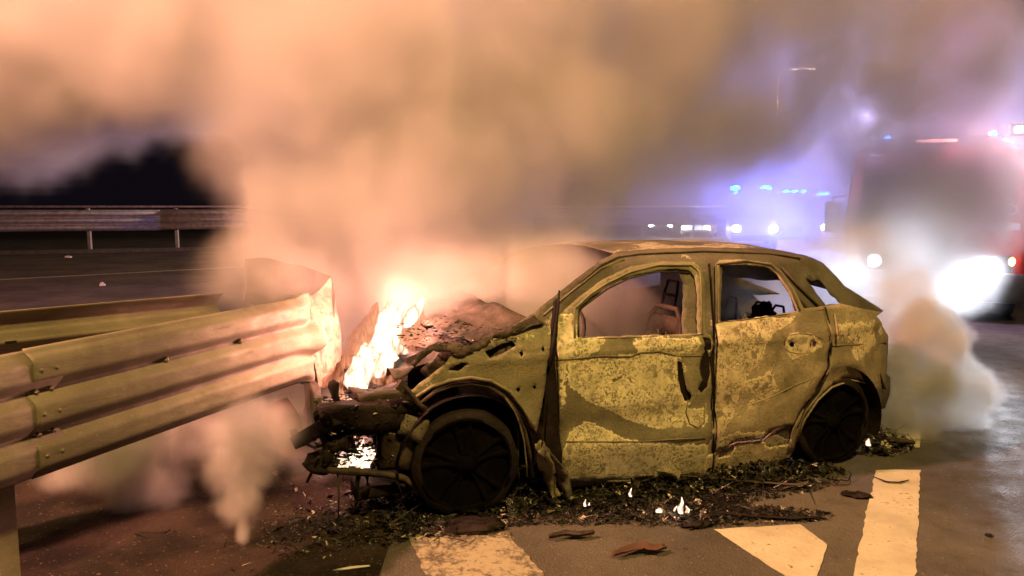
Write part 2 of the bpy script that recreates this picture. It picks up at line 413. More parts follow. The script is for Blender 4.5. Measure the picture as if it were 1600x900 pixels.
# the nose plate joining both branches, torn by the crash
nose = empty('barrier_nose', (0, 0, 0), 0, 'scorched and torn steel nose plate closing the end of the guardrail beside the flames', 'barrier end')
def loft(rows, nu, nv, nm, m, parent, amp=.02, seed=0):
    """smooth sheet through rows of control points"""
    def cr(P, t):
        n = len(P) - 1; x = t * n; i = min(int(x), n - 1); f = x - i
        p0, p1, p2, p3 = P[max(0, i - 1)], P[i], P[i + 1], P[min(n, i + 2)]
        return .5 * ((2 * p1) + (p2 - p0) * f + (2 * p0 - 5 * p1 + 4 * p2 - p3) * f * f + (3 * p1 - p0 - 3 * p2 + p3) * f ** 3)
    bm = bmesh.new(); G = []
    for i in range(nu + 1):
        col = [cr(r, i / nu) for r in rows]
        row = []
        for j in range(nv + 1):
            p = cr(col, j / nv); p = p + noise.noise_vector(p * 4 + Vector((seed, 0, 0))) * amp; row.append(p)
        G.append(row)
    grid(bm, G); o = part(nm, bm, m, parent); solid(o, .004); return o
loft([[at(385, 404, 5.1), at(430, 406, 5.15), at(480, 418, 5.05), at(519, 434, 4.9)],
      [at(382, 436, 5.0), at(430, 438, 5.1), at(482, 448, 5.0), at(524, 468, 4.85)],
      [at(380, 472, 4.9), at(430, 486, 5.0), at(480, 500, 4.9), at(521, 520, 4.8)]], 30, 24, 'back_plate', M_charm, nose, .03)
loft([[at(462, 468, 4.55), at(492, 460, 4.75), at(519, 434, 4.88)],
      [at(478, 500, 4.56), at(505, 500, 4.7), at(528, 500, 4.86)],
      [at(490, 545, 4.52), at(512, 560, 4.66), at(529, 555, 4.82)],
      [at(496, 600, 4.5), at(508, 606, 4.6), at(518, 600, 4.75)]], 26, 40, 'torn_plate', M_foil, nose, .03, 4)
loft([[at(452, 500, 4.6), at(475, 486, 4.62), at(490, 520, 4.64)],
      [at(440, 520, 4.6), at(470, 528, 4.66), at(500, 524, 4.62)],
      [at(470, 545, 4.6), at(485, 550, 4.66), at(499, 578, 4.6)]], 20, 24, 'inner_fold', M_rail, nose, .03, 9)
loft([[at(404, 645, 4.35), at(432, 628, 4.4), at(446, 622, 4.5)],
      [at(425, 680, 4.25), at(448, 668, 4.3), at(470, 660, 4.4)],
      [at(440, 712, 4.15), at(456, 718, 4.2), at(476, 712, 4.3)]], 12, 24, 'fallen_plate', M_rust, nose, .02, 2)

# the tall barrier beyond the second carriageway
fb_ = empty('tall_barrier', (0, 0, 0), 0, 'tall grey bridge barrier of stacked rails on slim posts beyond the far carriageway', 'barrier')
A = Vector((-18.63, 27.0)); B = Vector((-11.41, 29.87)); D = (B - A).normalized()
def fpt(k): return A + D * k
PA = lin(fpt(-30), fpt(-.0 + 5.55), 10); PB = lin(fpt(5.35), fpt(60), 20)
rail(PA, 1.62, .80, 1, 'rail_beam', M_farrail, fb_, depth=.09, nz=24)
rail([(p[0] + .03, p[1] - .06) for p in PB], 1.64, .80, 1, 'rail_beam', M_farrail, fb_, depth=.09, nz=24)
bm = bmesh.new(); tube(bm, [(*(fpt(-30) + Vector((.03, -.05))), 1.735), (*(fpt(60) + Vector((.03, -.05))), 1.755)], .045, 8); part('top_tube', bm, M_farrail, fb_)
for k in range(-4, 14):
    p = fpt(2.75 + k * 3.02); bm = bmesh.new(); box(bm, (p.x + .1, p.y + .1, .84), (.11, .11, 1.68)); part('post', bm, M_farrail, fb_, False)
p = fpt(-.4); bm = bmesh.new()
for a, b in ((-30, 3), (3, 60)): pass
bm = bmesh.new(); R3 = Matrix.Rotation(math.atan2(D.y, D.x), 3, 'Z'); c = fpt(15); box(bm, (c.x, c.y, .07), (92, .5, .14), R3); part('kerb', bm, mat('far_kerb', col=(.12, .11, .10), rough=.8), fb_, False)
# lost parts thrown onto the far carriageway
def scrap(c, r, m, label, name='debris_piece', cat='debris', flatz=.4, seed=0, long=1., rot=0, group=None, z=None):
    bm = bmesh.new(); bmesh.ops.create_icosphere(bm, subdivisions=3, radius=1)
    Rz = Matrix.Rotation(rot, 3, 'Z')
    for v in bm.verts:
        q = v.co + noise.noise_vector(v.co * 1.7 + Vector((seed, seed, 0))) * .55 + noise.noise_vector(v.co * 4 + Vector((seed, 0, 0))) * .2
        v.co = Rz @ Vector((q.x * r * long, q.y * r, max(-.2, q.z) * r * flatz + .2 * r * flatz))
    o = obj(name, bm, m, loc=(c[0], c[1], .004 if z is None else z)); return tag(o, label, cat, group)
M_foilw = mat('pale_scrap', col=(.62, .60, .62), rough=.35, var=.3)
g = gp(106, 403); scrap(g, .11, M_foilw, 'small crumpled pale scrap lying at the foot of the tall barrier posts', seed=3, flatz=.6)
g = gp(160, 447); scrap(g, .05, M_foilw, 'small pale scrap on the dark far carriageway beyond its white line', seed=5, flatz=1.3)

# ------------------------------------------------------------------ street lamps
def street_lamp(x, y, ang, h, label, on=0, group='street lamps along the motorway', glow=.12, col=SODIUM, tgt=None):
    root = empty('street_lamp', (x, y, 0), ang, label, 'street lamp', group)
    bm = bmesh.new(); tube(bm, [(0, 0, 0), (0, 0, 1.2), (0, 0, h - .5)], [.11, .09, .055], 10); part('pole', bm, M_pole, root)
    bm = bmesh.new(); tube(bm, [(0, 0, h - .6), (.1, 0, h - .15), (.5, 0, h + .03), (1.5, 0, h + .12)], [.05, .045, .04, .035], 8); part('arm', bm, M_pole, root)
    hd = bmesh.new(); box(hd, (1.85, 0, h + .13), (.75, .28, .12), bev=.04); head = part('lamp_head', hd, M_pole, root)
    bm = bmesh.new(); box(bm, (1.88, 0, h + .055), (.5 if glow > .1 else .34, .2, .05), bev=.015); o = part('lens', bm, E_sod, head)
    bm = bmesh.new(); lathe(bm, [(.2, 0), (.2, .05), (.12, .06)], Matrix(), 12); part('base_plate', bm, M_pole, root, False)
    if on:
        l = bpy.data.lights.new('street_lamp_light', 'AREA'); l.energy = on; l.color = col; l.size = .6
        lo = bpy.data.objects.new('street_lamp_light', l); COL.objects.link(lo); lo.parent = root; lo.location = (1.88, 0, h - .02)
        if tgt is not None:
            M = Matrix.Rotation(-ang, 3, 'Z'); v = M @ (Vector(tgt) - Vector((x, y, 0))) - Vector(lo.location)
            lo.rotation_euler = v.to_track_quat('-Z', 'Y').to_euler()
    return root
street_lamp(3.9, -1.6, radians(158), 8.5, 'street lamp on a tall pole behind the camera on the right verge', L_STREET, tgt=(.3, 4.6, .8))
street_lamp(-11.0, 2.5, radians(0), 9, 'street lamp on a tall pole left of the guardrail, outside the view', L_STREET_LEFT, tgt=(4.5, 8.5, 2.6), col=ORANGE)
for px, py, d, lb in ((1267, 108, 44, 'nearest of the lit street lamps beyond the smoke, above the blue beacons'), (1340, 196, 74, 'lit street lamp beyond the smoke, between the blue beacons and the red roof light'),
                      (1392, 216, 88, 'small lit street lamp just beside the red roof light of the fire engine'), (1572, 218, 88, 'lit street lamp at the right edge above the fire engine cab')):
    q = at(px, py, d); street_lamp(q.x - 1.88, q.y, 0, q.z - .05, lb, on=16000 if d < 50 else 0, col=(1., .62, .36), tgt=(2.5, 9, 2.5))

# ------------------------------------------------------------------ vehicles
def wheel_simple(root, x, y, r, w=.22, name='wheel'):
    bm = bmesh.new(); M = Matrix.Translation((x, y, r)) @ Matrix.Rotation(pi / 2, 4, 'Y')
    lathe(bm, [(r * .55, -w / 2), (r * .94, -w / 2), (r, -w * .35), (r, w * .35), (r * .94, w / 2), (r * .55, w / 2), (r * .55, -w / 2)], M, 24); t = part(name, bm, M_tyre, root)
    bm = bmesh.new(); lathe(bm, [(.01, .05), (r * .15, .06), (r * .5, .02), (r * .56, w * .45)], M, 20); part('rim', bm, M_silver, t); 
    bm = bmesh.new(); lathe(bm, [(.01, -.05), (r * .15, -.06), (r * .5, -.02), (r * .56, -w * .45)], M, 20); part('rim', bm, M_silver, t)
def shell(stations, w, m_, name, root, nseg=10):
    """body: closed cross-sections along -Y (front) to +Y from (y, zbottom, ztop, halfwidth bottom, halfwidth top)"""
    bm = bmesh.new(); P = []
    for (y, zb, zt, hb, ht) in stations:
        zm = zb + (zt - zb) * .55
        ring = [(-hb * .9, zb), (-hb, zb + .06), (-hb, zm), (-ht, zt - .07), (-ht * .85, zt), (0, zt + .025), (ht * .85, zt), (ht, zt - .07), (hb, zm), (hb, zb + .06), (hb * .9, zb)]
        P.append([Vector((a, y, b)) for a, b in ring])
    grid(bm, P)
    for row in (0, -1):
        bm.verts.ensure_lookup_table(); k = len(P[0]); vs = bm.verts[:k] if row == 0 else bm.verts[len(bm.verts) - k:]
        bm.faces.new(vs if row == 0 else vs[::-1])
    o = part(name, bm, m_, root, False); b = o.modifiers.new('b', 'BEVEL'); b.width = .03; b.segments = 2; return o
def pane(name, pts, m_, parent, t=.02):
    bm = bmesh.new(); vs = [bm.verts.new(p) for p in pts]; bm.faces.new(vs); o = part(name, bm, m_, parent, False); solid(o, t, 0); return o
def lampball(name, c, s, m_, parent):
    bm = bmesh.new(); bmesh.ops.create_uvsphere(bm, u_segments=14, v_segments=8, radius=1)
    for v in bm.verts: v.co = Vector((c[0] + v.co.x * s[0], c[1] + v.co.y * s[1], c[2] + v.co.z * s[2]))
    return part(name, bm, m_, parent)

def van(x, y, rz, m_, label, H=2.4, beacons=((-.45, .3), (.45, .3)), lit=(1, 1), group='emergency vehicles waiting beyond the smoke', bars=True):
    r = empty('emergency_van', (x, y, 0), rz, label, 'van', group)
    body = shell([(0, .35, .95, .85, .80), (.12, .30, 1.08, .96, .88), (.95, .28, 1.25, .98, .90), (1.65, .28, H - .1, .98, .84), (2.0, .28, H, .98, .84), (5.2, .28, H, .98, .86), (5.4, .35, H - .15, .95, .82)], 2, m_, 'body', r)
    pane('windscreen', [(-.80, .96, 1.30), (.80, .96, 1.30), (.72, 1.58, H - .22), (-.72, 1.58, H - .22)], M_glass, r)
    for s in (-1, 1):
        pane('side_window', [(s * .99, 1.2, 1.32), (s * .99, 2.2, 1.32), (s * .78, 2.2, H - .3), (s * .78, 1.65, H - .3)], M_glass, r)
        bm = bmesh.new(); box(bm, (s * 1.13, 1.15, 1.45), (.2, .12, .3), bev=.03); part('mirror', bm, M_black, r)
        for yy in (.95, 4.3): wheel_simple(r, s * .86, yy, .34)
    bm = bmesh.new(); box(bm, (0, -.02, .45), (1.8, .16, .24), bev=.03); part('bumper', bm, M_black, r)
    bm = bmesh.new()
    for k in range(4): box(bm, (0, .02, .68 + .055 * k), (1.0, .03, .025))
    part('grille', bm, M_black, r)
    for i, s in enumerate((-1, 1)):
        h = lampball('headlight', (s * .74, -.02, .84), (.17, .07, .14), E_headfar if lit[i] else M_glass, r)
    if bars:
        bm = bmesh.new(); box(bm, (0, 1.95, H + .05), (1.3, .3, .09), bev=.02); bar = part('light_bar', bm, M_black, r)
        for bx, bw in beacons: lampball('beacon', (bx, 1.9, H + .14), (bw * .5, .12, .10), E_blue, bar)
    return r
def car(x, y, rz, m_, label, group='emergency vehicles waiting beyond the smoke', bar=False):
    r = empty('parked_car', (x, y, 0), rz, label, 'car', group)
    shell([(0, .35, .62, .70, .62), (.1, .25, .72, .82, .74), (1.1, .22, .92, .88, .78), (1.9, .22, 1.40, .88, .62), (3.0, .22, 1.44, .88, .62), (3.9, .25, 1.0, .86, .66), (4.3, .35, .90, .80, .70)], 2, m_, 'body', r)
    pane('windscreen', [(-.70, 1.12, .95), (.70, 1.12, .95), (.56, 1.86, 1.36), (-.56, 1.86, 1.36)], M_glass, r)
    for s in (-1, 1):
        pane('side_window', [(s * .86, 1.4, .95), (s * .86, 3.3, .95), (s * .68, 3.0, 1.36), (s * .68, 1.95, 1.36)], M_glass, r)
        bm = bmesh.new(); box(bm, (s * .98, 1.45, .98), (.18, .12, .12), bev=.03); part('mirror', bm, m_, r)
        lampball('headlight', (s * .62, 0, .64), (.15, .06, .08), E_headfar, r)
        for yy in (.85, 3.45): wheel_simple(r, s * .78, yy, .31, .2)
    bm = bmesh.new(); box(bm, (0, -.02, .40), (1.5, .12, .16), bev=.03); part('bumper', bm, M_black, r)
    if bar:
        bm = bmesh.new(); box(bm, (0, 2.3, 1.50), (1.1, .26, .08), bev=.02); b_ = part('light_bar', bm, M_black, r)
        for bx in (-.35, .35): lampball('beacon', (bx, 2.25, 1.54), (.18, .1, .06), E_blue, b_)
    return r
RZ = radians(-14)
def face(px, py, d, z0, dx=0):
    q = at(px, py, d); return q.x + dx, q.y
x, y = face(1180, 339, 31, 0); van(x, y, RZ, M_silver, 'grey emergency van with blue roof beacons, leftmost of the beacon vans', 2.42, ((-.85 + .1, .40), (.55, .45)))
x, y = face(1318, 336, 33, 0); van(x, y, RZ, M_dkblue, 'dark blue emergency van with both headlights lit right of the other vans', 2.20, ((-.55, .5), (-.75, .25)))
x, y = face(1248, 336, 44, 0); van(x, y, RZ, M_red, 'red emergency van with blue beacons between and behind the two other vans', 2.55, ((-.05, .32), (.48, .3), (-.52, .3)), lit=(0, 0))
x, y = face(1032, 352, 46, 0); car(x, y, radians(-30), M_silver, 'silver car with lit headlights, left of the car with blue roof bar')
x, y = face(1087, 355, 41, 0); car(x, y, radians(-20), M_white, 'white car with blue roof bar and lit headlights just above the burnt roof', bar=True)

# fire engine, nose to the camera, half lost in the smoke at the right
fe = empty('fire_engine', (6.42, 11.35, 0), radians(-27), 'red fire engine facing the camera with headlights on behind the white smoke', 'fire engine')
shell([(0, .55, 2.35, 1.17, 1.10), (.06, .45, 2.58, 1.22, 1.13), (.3, .42, 2.66, 1.22, 1.13), (1.9, .42, 2.7, 1.22, 1.15), (2.0, .42, 2.8, 1.22, 1.18), (7.2, .42, 2.85, 1.22, 1.2), (7.3, .5, 2.8, 1.2, 1.15)], 2, M_red, 'body', fe)
pane('windscreen', [(-1.05, -.03, 1.55), (1.05, -.03, 1.55), (.98, .0, 2.25), (-.98, .0, 2.25)], M_glass, fe)
for s in (-1, 1):
    pane('side_window', [(s * 1.225, .35, 1.6), (s * 1.225, 1.5, 1.6), (s * 1.18, 1.5, 2.3), (s * 1.18, .35, 2.3)], M_glass, fe)
    bm = bmesh.new(); box(bm, (s * 1.42, -.12, 1.55), (.22, .12, .48), bev=.04); mr = part('mirror', bm, M_black, fe)
    bm = bmesh.new(); tube(bm, [(s * 1.2, .05, 1.9), (s * 1.42, -.1, 1.85), (s * 1.42, -.1, 1.7)], .015, 6); part('mirror_arm', bm, M_black, mr)
    for yy in (.95, 5.2): wheel_simple(fe, s * 1.05, yy, .46, .28)
bm = bmesh.new(); box(bm, (0, -.10, .52), (2.42, .34, .42), bev=.05); part('bumper', bm, M_black, fe)
bm = bmesh.new()
for k in range(5): box(bm, (0, -.04, .86 + .09 * k), (1.3, .05, .05), bev=.008)
part('grille', bm, M_black, fe)
bm = bmesh.new(); box(bm, (0, -.02, 1.42), (2.2, .03, .1)); part('front_stripe', bm, M_white, fe, False)
for s in (-1, 1):
    bm = bmesh.new(); box(bm, (s * .80, -.06, .87), (.46, .06, .26), bev=.02); hb = part('headlight_housing', bm, M_black, fe)
    lampball('headlight', (s * .78, -.10, .87), (.10, .05, .10), E_head, hb)
    lampball('indicator', (s * 1.02, -.07, .91), (.05, .04, .07), E_amber, hb)
bm = bmesh.new(); box(bm, (0, .35, 2.72), (1.7, .35, .10), bev=.03); bar = part('light_bar', bm, M_black, fe)
bm = bmesh.new(); box(bm, (-.02, .18, 2.71), (.55, .06, .05), bev=.01); part('red_lens', bm, E_redbar, bar)
bm = bmesh.new(); M = Matrix.Translation((.98, -.05, 1.66)) @ Matrix.Rotation(pi / 2, 4, 'X')
lathe(bm, [(.05, 0), (.05, .02), (.08, .02), (.08, 0)], M, 24); part('ring_emblem', bm, M_white, fe)
def fe_local(p):
    q = Vector(p) - Vector((6.42, 11.35, 0)); return Matrix.Rotation(radians(27), 3, 'Z') @ q
lamp('SPOT', 'headlight_beam', (-.78, -.22, .87), XENON, L_TRUCK * 4, .08, tgt=(-.40, -8, .75), parent=fe, spot=52, blend=.9)
lamp('SPOT', 'headlight_beam', (.78, -.22, .87), XENON, L_TRUCK * 6, .08, tgt=fe_local((3.55, 5.9, .55)), parent=fe, spot=22, blend=.9)
lamp('POINT', 'added_lavender_lamp', (-.95, -.9, 3.0), (.62, .52, 1.), 1100, .1, parent=fe)  # added lamp hanging ahead of the cab, there to tint the smoke lavender
for bx in (-.70, .72): lampball('beacon', (bx, .30, 2.79), (.05, .05, .04), E_blue, bar)  # small blue lenses added to go with the lavender lamp, not real beacons
lamp('POINT', 'roof_bar_glow', (.15, -.35, 2.80), (1, .06, .06), 130, .1, parent=fe)
bm = bmesh.new(); box(bm, (1.02, .1, 2.82), (.26, .14, .18), bev=.02); fl_ = part('scene_floodlight', bm, M_black, fe); bm = bmesh.new(); box(bm, (1.02, .02, 2.82), (.12, .02, .08)); part('flood_lens', bm, E_head, fl_, False)
lamp('SPOT', 'floodlight_beam', (1.02, -.1, 2.82), XENON, 200, .12, tgt=(.6, -7.0, .3), parent=fe, spot=120, blend=.9)
for px, py, d, e in ((1165, 284, 20, 1.), (1255, 292, 19, 1.1), (1120, 250, 17, .35)):
    pass
for bx_, by_, bd_ in ((1215, 262, 32.5), (1295, 268, 34)): lamp('SPOT', 'beacon_light_cone', at(bx_, by_, bd_), BLUE, 36000, .15, tgt=(4.5, 8, 2), spot=75, blend=.8)
for px, py, d, e, c in ((1250, 336, 28, 15, XENON), (1050, 345, 40, 1200, XENON)):
    q = at(px, py, d); lamp('POINT', 'vehicle_lamp_light', q, c, e, .15)

# ------------------------------------------------------------------ the burnt-out car
FW = gp(735, 810); RW = gp(1320, 728); DU = (RW - FW).normalized(); DV = Vector((-DU.y, DU.x, 0))
ANG = math.atan2(DU.y, DU.x)
carr = empty('burnt_car', FW, ANG, 'burnt-out family car with ash-covered panels, empty windows and flames at its nose', 'car')
WB = 2.53; WID = 1.82
def S(u, w):
    s = .018 * ((w - .62) / .35) ** 2 if w < .97 else .018
    if w < .32: s += (.32 - w) * .22
    if w > .97: s += .016 + (w - .97) * .40 + .15 * max(0, w - 1.30) ** 1.3
    if 1.36 < w: s += (w - 1.36) * 1.6
    if w > .93 and w <= .97: s += .016 * (w - .93) / .04
    if u > 2.1: s += .26 * (u - 2.1) ** 2
    if u < .25: s += .16 * (.25 - u) ** 2
    s -= .014 * math.exp(-((w - .865 - .02 * u / 2) / .022) ** 2)
    for cu in (0, WB - .01):
        r = hypot(u - cu, w - .29); s -= .028 * math.exp(-((r - .40) / .05) ** 2)
    if .5 < u < 2.1: s += .022 * math.exp(-((w - .42 - .05 * (u - .5)) / .09) ** 2)
    return s
def side(px, py, dv=0.):
    """the car-side coordinates (along, up) of a pixel, on the curved side itself"""
    r = ray(px, py); v = 0
    for _ in range(5):
        t = ((FW + DV * v - EYE).dot(DV)) / r.dot(DV); p = EYE + r * t; u = (p - FW).dot(DU); w = p.z; v = S(u, w) + dv
    return (u, w)
def SP(L, dv=0.): return [side(*q, dv) for q in L]
ZONES = [  # (outline on the car side in the photograph, paleness)
    (SP([(889, 570), (918, 562), (953, 560), (990, 555), (1035, 551), (1060, 556), (1066, 580), (1062, 600), (1068, 630), (1065, 660), (1030, 670), (1000, 662), (978, 652), (950, 640), (925, 628), (900, 612), (888, 595)]), 1.),
    (SP([(882, 702), (895, 675), (915, 658), (940, 668), (965, 682), (1000, 692), (1060, 700), (1104, 694), (1102, 738), (880, 745)]), .9),
    (SP([(868, 529), (942, 530), (930, 545), (905, 558), (870, 562)]), 1.3), (SP([(872, 560), (884, 560), (884, 640), (875, 650)]), .8),
    (SP([(985, 530), (1050, 528), (1090, 534), (1085, 548), (1000, 550)]), 1.),
    (SP([(862, 500), (896, 490), (898, 528), (866, 528)]), .9),
    (SP([(1118, 508), (1245, 494), (1205, 522), (1185, 560), (1155, 600), (1140, 645), (1118, 692)]), .95),
    (SP([(1105, 696), (1150, 676), (1200, 676), (1235, 690), (1230, 716), (1100, 744)]), .85),
    (SP([(1072, 640), (1100, 640), (1102, 664), (1078, 664)]), .9),
    (SP([(1165, 600), (1200, 590), (1215, 610), (1195, 625)]), .7), (SP([(1225, 540), (1232, 522), (1265, 520), (1290, 538), (1268, 552), (1240, 556)]), .75),
    (SP([(1300, 505), (1372, 500), (1382, 520), (1350, 560), (1310, 570)]), .45),
]
RING = SP([(960, 594)])[0]
DARKZ = SP([(940, 582), (980, 578), (984, 606), (958, 616), (940, 604)])
def zone(u, w):
    z = .15
    for P, k in ZONES:
        d = pdist(u, w, P); d = d if inpoly(u, w, P) else -d
        z = max(z, .15 + (k * .75) * max(0, min(1, (d + .03) / .05)))
    return z
def panel(name, outline, holes=(), dv=0., m_=M_ash, step=.035, rag=.004, hrag=.006, seed=1, thick=.006, parent=None, far=False, label=None, buckle=.006, zon=True, pix=True):
    o2 = refine(SP(outline, dv) if pix else outline, step * .7, rag, seed); h2 = [refine(SP(h, dv) if pix else h, step * .55, hrag, seed + 3) for h in holes]
    v, f = sheet2d(o2, h2, step)
    co = []
    for p in v:
        s = S(p.x, p.y) + dv + buckle * noise.noise(Vector((p.x * 5, p.y * 5, seed))) + buckle * .4 * noise.noise(Vector((p.x * 14, p.y * 14, seed)))
        if far: s = WID - s
        co.append((p.x, s, p.y))
    o = part(name, (co, [list(t) for t in f]), m_, parent or carr, label=label)
    me = o.data
    for p in me.polygons:
        if (p.normal.y > 0) != far: p.flip()
    a = me.attributes.new('zone', 'FLOAT', 'POINT')
    a.data.foreach_set('value', [zone(p.x, p.y) if (zon and not far) else .3 + .3 * noise.noise(Vector((p.x * 4, p.y * 4, 9))) for p in v])
    solid(o, thick, -1); return o
def tess(o2): return o2

FD_OUT = [(877, 752), (877, 700), (874, 640), (872, 570), (866, 528), (862, 506), (880, 486), (905, 464), (940, 437), (985, 416), (1035, 408), (1082, 409), (1096, 418), (1101, 440), (1104, 520), (1112, 526), (1114, 545), (1108, 560), (1112, 590), (1110, 640), (1106, 700), (1103, 744), (990, 750)]
FD_WIN = [(902, 527), (903, 483), (925, 463), (948, 449), (985, 431), (1025, 422), (1060, 420), (1078, 423), (1086, 432), (1089, 460), (1090, 521), (1000, 524)]
H1 = [(1059, 564), (1066, 566), (1069, 590), (1073, 608), (1080, 618), (1078, 627), (1070, 626), (1064, 612), (1059, 590)]
H2 = [(1097, 556), (1104, 545), (1109, 560), (1109, 585), (1106, 604), (1097, 614), (1090, 608), (1098, 594), (1093, 576)]
H3 = [(1098, 527), (1109, 529), (1111, 546), (1100, 548)]
fdoor = panel('front_door', FD_OUT, [FD_WIN, H1, H2, H3], 0, M_ash, .026, .003, .006, 2, label='pale flaked front door with burnt-out handle')
# raised weather strip round the window opening, and the mirror triangle
def strip(name, pts, dv, r, m_, parent=carr, n=6, flat=1.):
    P = SP(pts, dv); bm = bmesh.new(); tube(bm, [(u, S(u, w) + dv, w) for u, w in P], r, n, flat=flat); return part(name, bm, m_, parent)
strip('window_trim', [(898, 528), (898, 482), (922, 460), (946, 444), (985, 425), (1030, 414), (1080, 414), (1093, 424), (1096, 450), (1097, 522)], -.006, .007, M_ash, fdoor)
strip('window_trim', [(904, 528), (904, 485), (948, 452), (985, 434), (1030, 424), (1078, 426)], .012, .006, M_charm, fdoor)
strip('belt_seam', [(870, 530), (940, 529), (1000, 527), (1100, 523)], .002, .004, M_ash3, fdoor)
strip('pressed_line', [(872, 562), (905, 560), (940, 556), (985, 557), (1000, 551), (1030, 549), (1060, 556), (1096, 556)], -.002, .004, M_ash, fdoor)
strip('pressed_line', [(884, 690), (930, 690), (1000, 690), (1060, 686), (1103, 684)], -.003, .004, M_ash, fdoor)
strip('lock_recess', [(1075, 625), (1072, 645), (1078, 662), (1090, 668), (1100, 660), (1103, 630)], -.002, .005, M_ash, fdoor)
def ringpart(name, c, rr, r, parent, m_, sx=1.):
    u0, w0 = side(*c); bm = bmesh.new(); tube(bm, [(u0 + rr * sx * cos(a * pi / 8), S(u0, w0) - .003, w0 + rr * sin(a * pi / 8)) for a in range(17)], r, 6); return part(name, bm, m_, parent)

RD_OUT = [(1116, 742), (1120, 690), (1119, 600), (1118, 506), (1118, 412), (1124, 406), (1160, 405), (1205, 411), (1222, 424), (1242, 452), (1256, 482), (1288, 478), (1293, 505), (1297, 540), (1291, 580), (1273, 616), (1252, 640), (1242, 664), (1233, 664), (1205, 672), (1190, 686), (1150, 690), (1118, 708)]
RD_WIN = [(1125, 503), (1124, 414), (1165, 413), (1200, 417), (1214, 428), (1232, 455), (1246, 486), (1200, 494)]
rdoor = panel('rear_door', RD_OUT, [RD_WIN, [(1233, 539), (1236, 535), (1241, 536), (1242, 541), (1237, 543)], [(1265, 537), (1270, 532), (1276, 535), (1276, 542), (1270, 544), (1266, 542)]], 0, M_ash2, .028, .003, .006, 5, label='golden-brown rear door with two handle holes')
strip('window_trim', [(1120, 505), (1119, 413), (1165, 408), (1205, 414), (1219, 427), (1237, 454), (1250, 486)], -.004, .007, M_ash3, rdoor)
strip('belt_seam', [(1120, 504), (1170, 499), (1230, 491), (1287, 484)], .001, .004, M_ash3, rdoor)
strip('handle_rim', [(1226, 540), (1227, 530), (1234, 523), (1250, 521), (1272, 523), (1285, 530), (1290, 538), (1284, 546), (1272, 551), (1250, 553), (1234, 550), (1227, 545), (1226, 540)], .001, .004, M_ash2, rdoor)
strip('pressed_line', [(1135, 665), (1150, 648), (1165, 636), (1182, 628), (1200, 622), (1222, 612), (1240, 603), (1262, 594), (1280, 588)], .002, .006, M_ash2, rdoor)
strip('door_gap', [(1289, 480), (1295, 505), (1299, 540), (1294, 582), (1277, 616), (1256, 640), (1245, 668)], .006, .008, M_char)
strip('door_gap', [(1113, 742), (1115, 690), (1115, 600), (1116, 520), (1111, 440), (1108, 412)], .012, .006, M_char)
panel('dark_hole_backing', [(1094, 538), (1108, 528), (1116, 556), (1115, 590), (1110, 612), (1094, 620), (1086, 606), (1092, 576)], [], .010, M_char, .02, .002, 0, 31, parent=fdoor)  # black sheets behind the door's holes: the shade inside, put in as colour
panel('dark_hole_backing', [(1094, 523), (1114, 525), (1114, 552), (1096, 552)], [], .011, M_char, .02, .002, 0, 32, parent=fdoor)
panel('dark_hole_backing', [(1054, 558), (1070, 560), (1076, 596), (1085, 620), (1074, 632), (1056, 600)], [], .012, M_char, .02, .002, 0, 33, parent=fdoor)
# fixed frame: pillars and roof rail, a little behind the doors
SF_OUT = [(796, 512), (830, 491), (868, 461), (900, 435), (935, 408), (962, 395), (1000, 390), (1100, 386), (1200, 389), (1255, 398), (1286, 411), (1307, 432), (1320, 447), (1352, 467), (1382, 486), (1368, 493), (1330, 487), (1296, 482), (1290, 492), (1270, 560), (1245, 660), (1238, 706), (1205, 725), (1110, 745), (1000, 757), (880, 762), (858, 757), (852, 700), (858, 560), (852, 520)]
SF_H1 = [(884, 742), (884, 545), (910, 480), (945, 450), (985, 432), (1025, 424), (1060, 422), (1068, 440), (1066, 520), (1080, 560), (1092, 738), (980, 742)]
SF_H2 = [(1132, 700), (1126, 520), (1128, 416), (1165, 414), (1200, 418), (1214, 430), (1232, 458), (1244, 488), (1270, 520), (1272, 580), (1240, 630), (1222, 664), (1190, 690)]
SF_H3 = [(1258, 433), (1268, 438), (1281, 437), (1290, 448), (1298, 460), (1314, 474), (1290, 476), (1279, 462)]
sframe = panel('side_frame', SF_OUT, [SF_H1, SF_H2, SF_H3], .022, M_ash3, .035, .003, .007, 8)
panel('side_frame', SF_OUT, [SF_H1, SF_H2, SF_H3], .022, M_ash3, .06, .003, .006, 11, far=True, zon=False)
panel('rear_door', RD_OUT, [RD_WIN], 0.0, M_ash3, .08, .003, .006, 5, far=True, zon=False)
panel('front_door', FD_OUT, [FD_WIN], 0.0, M_ash3, .08, .003, .006, 5, far=True, zon=False)
strip('roof_channel', [(905, 442), (940, 414), (966, 402), (1000, 397), (1100, 393), (1200, 396), (1250, 404)], .012, .007, M_charm)
strip('pillar_seam', [(850, 492), (880, 466), (910, 442), (938, 420), (975, 405)], .012, .006, M_ash)
strip('pillar_trim', [(1216, 424), (1238, 452), (1262, 484)], .010, .010, M_ash3)
strip('pillar_trim', [(1222, 418), (1246, 446), (1278, 478)], .010, .008, M_charm)
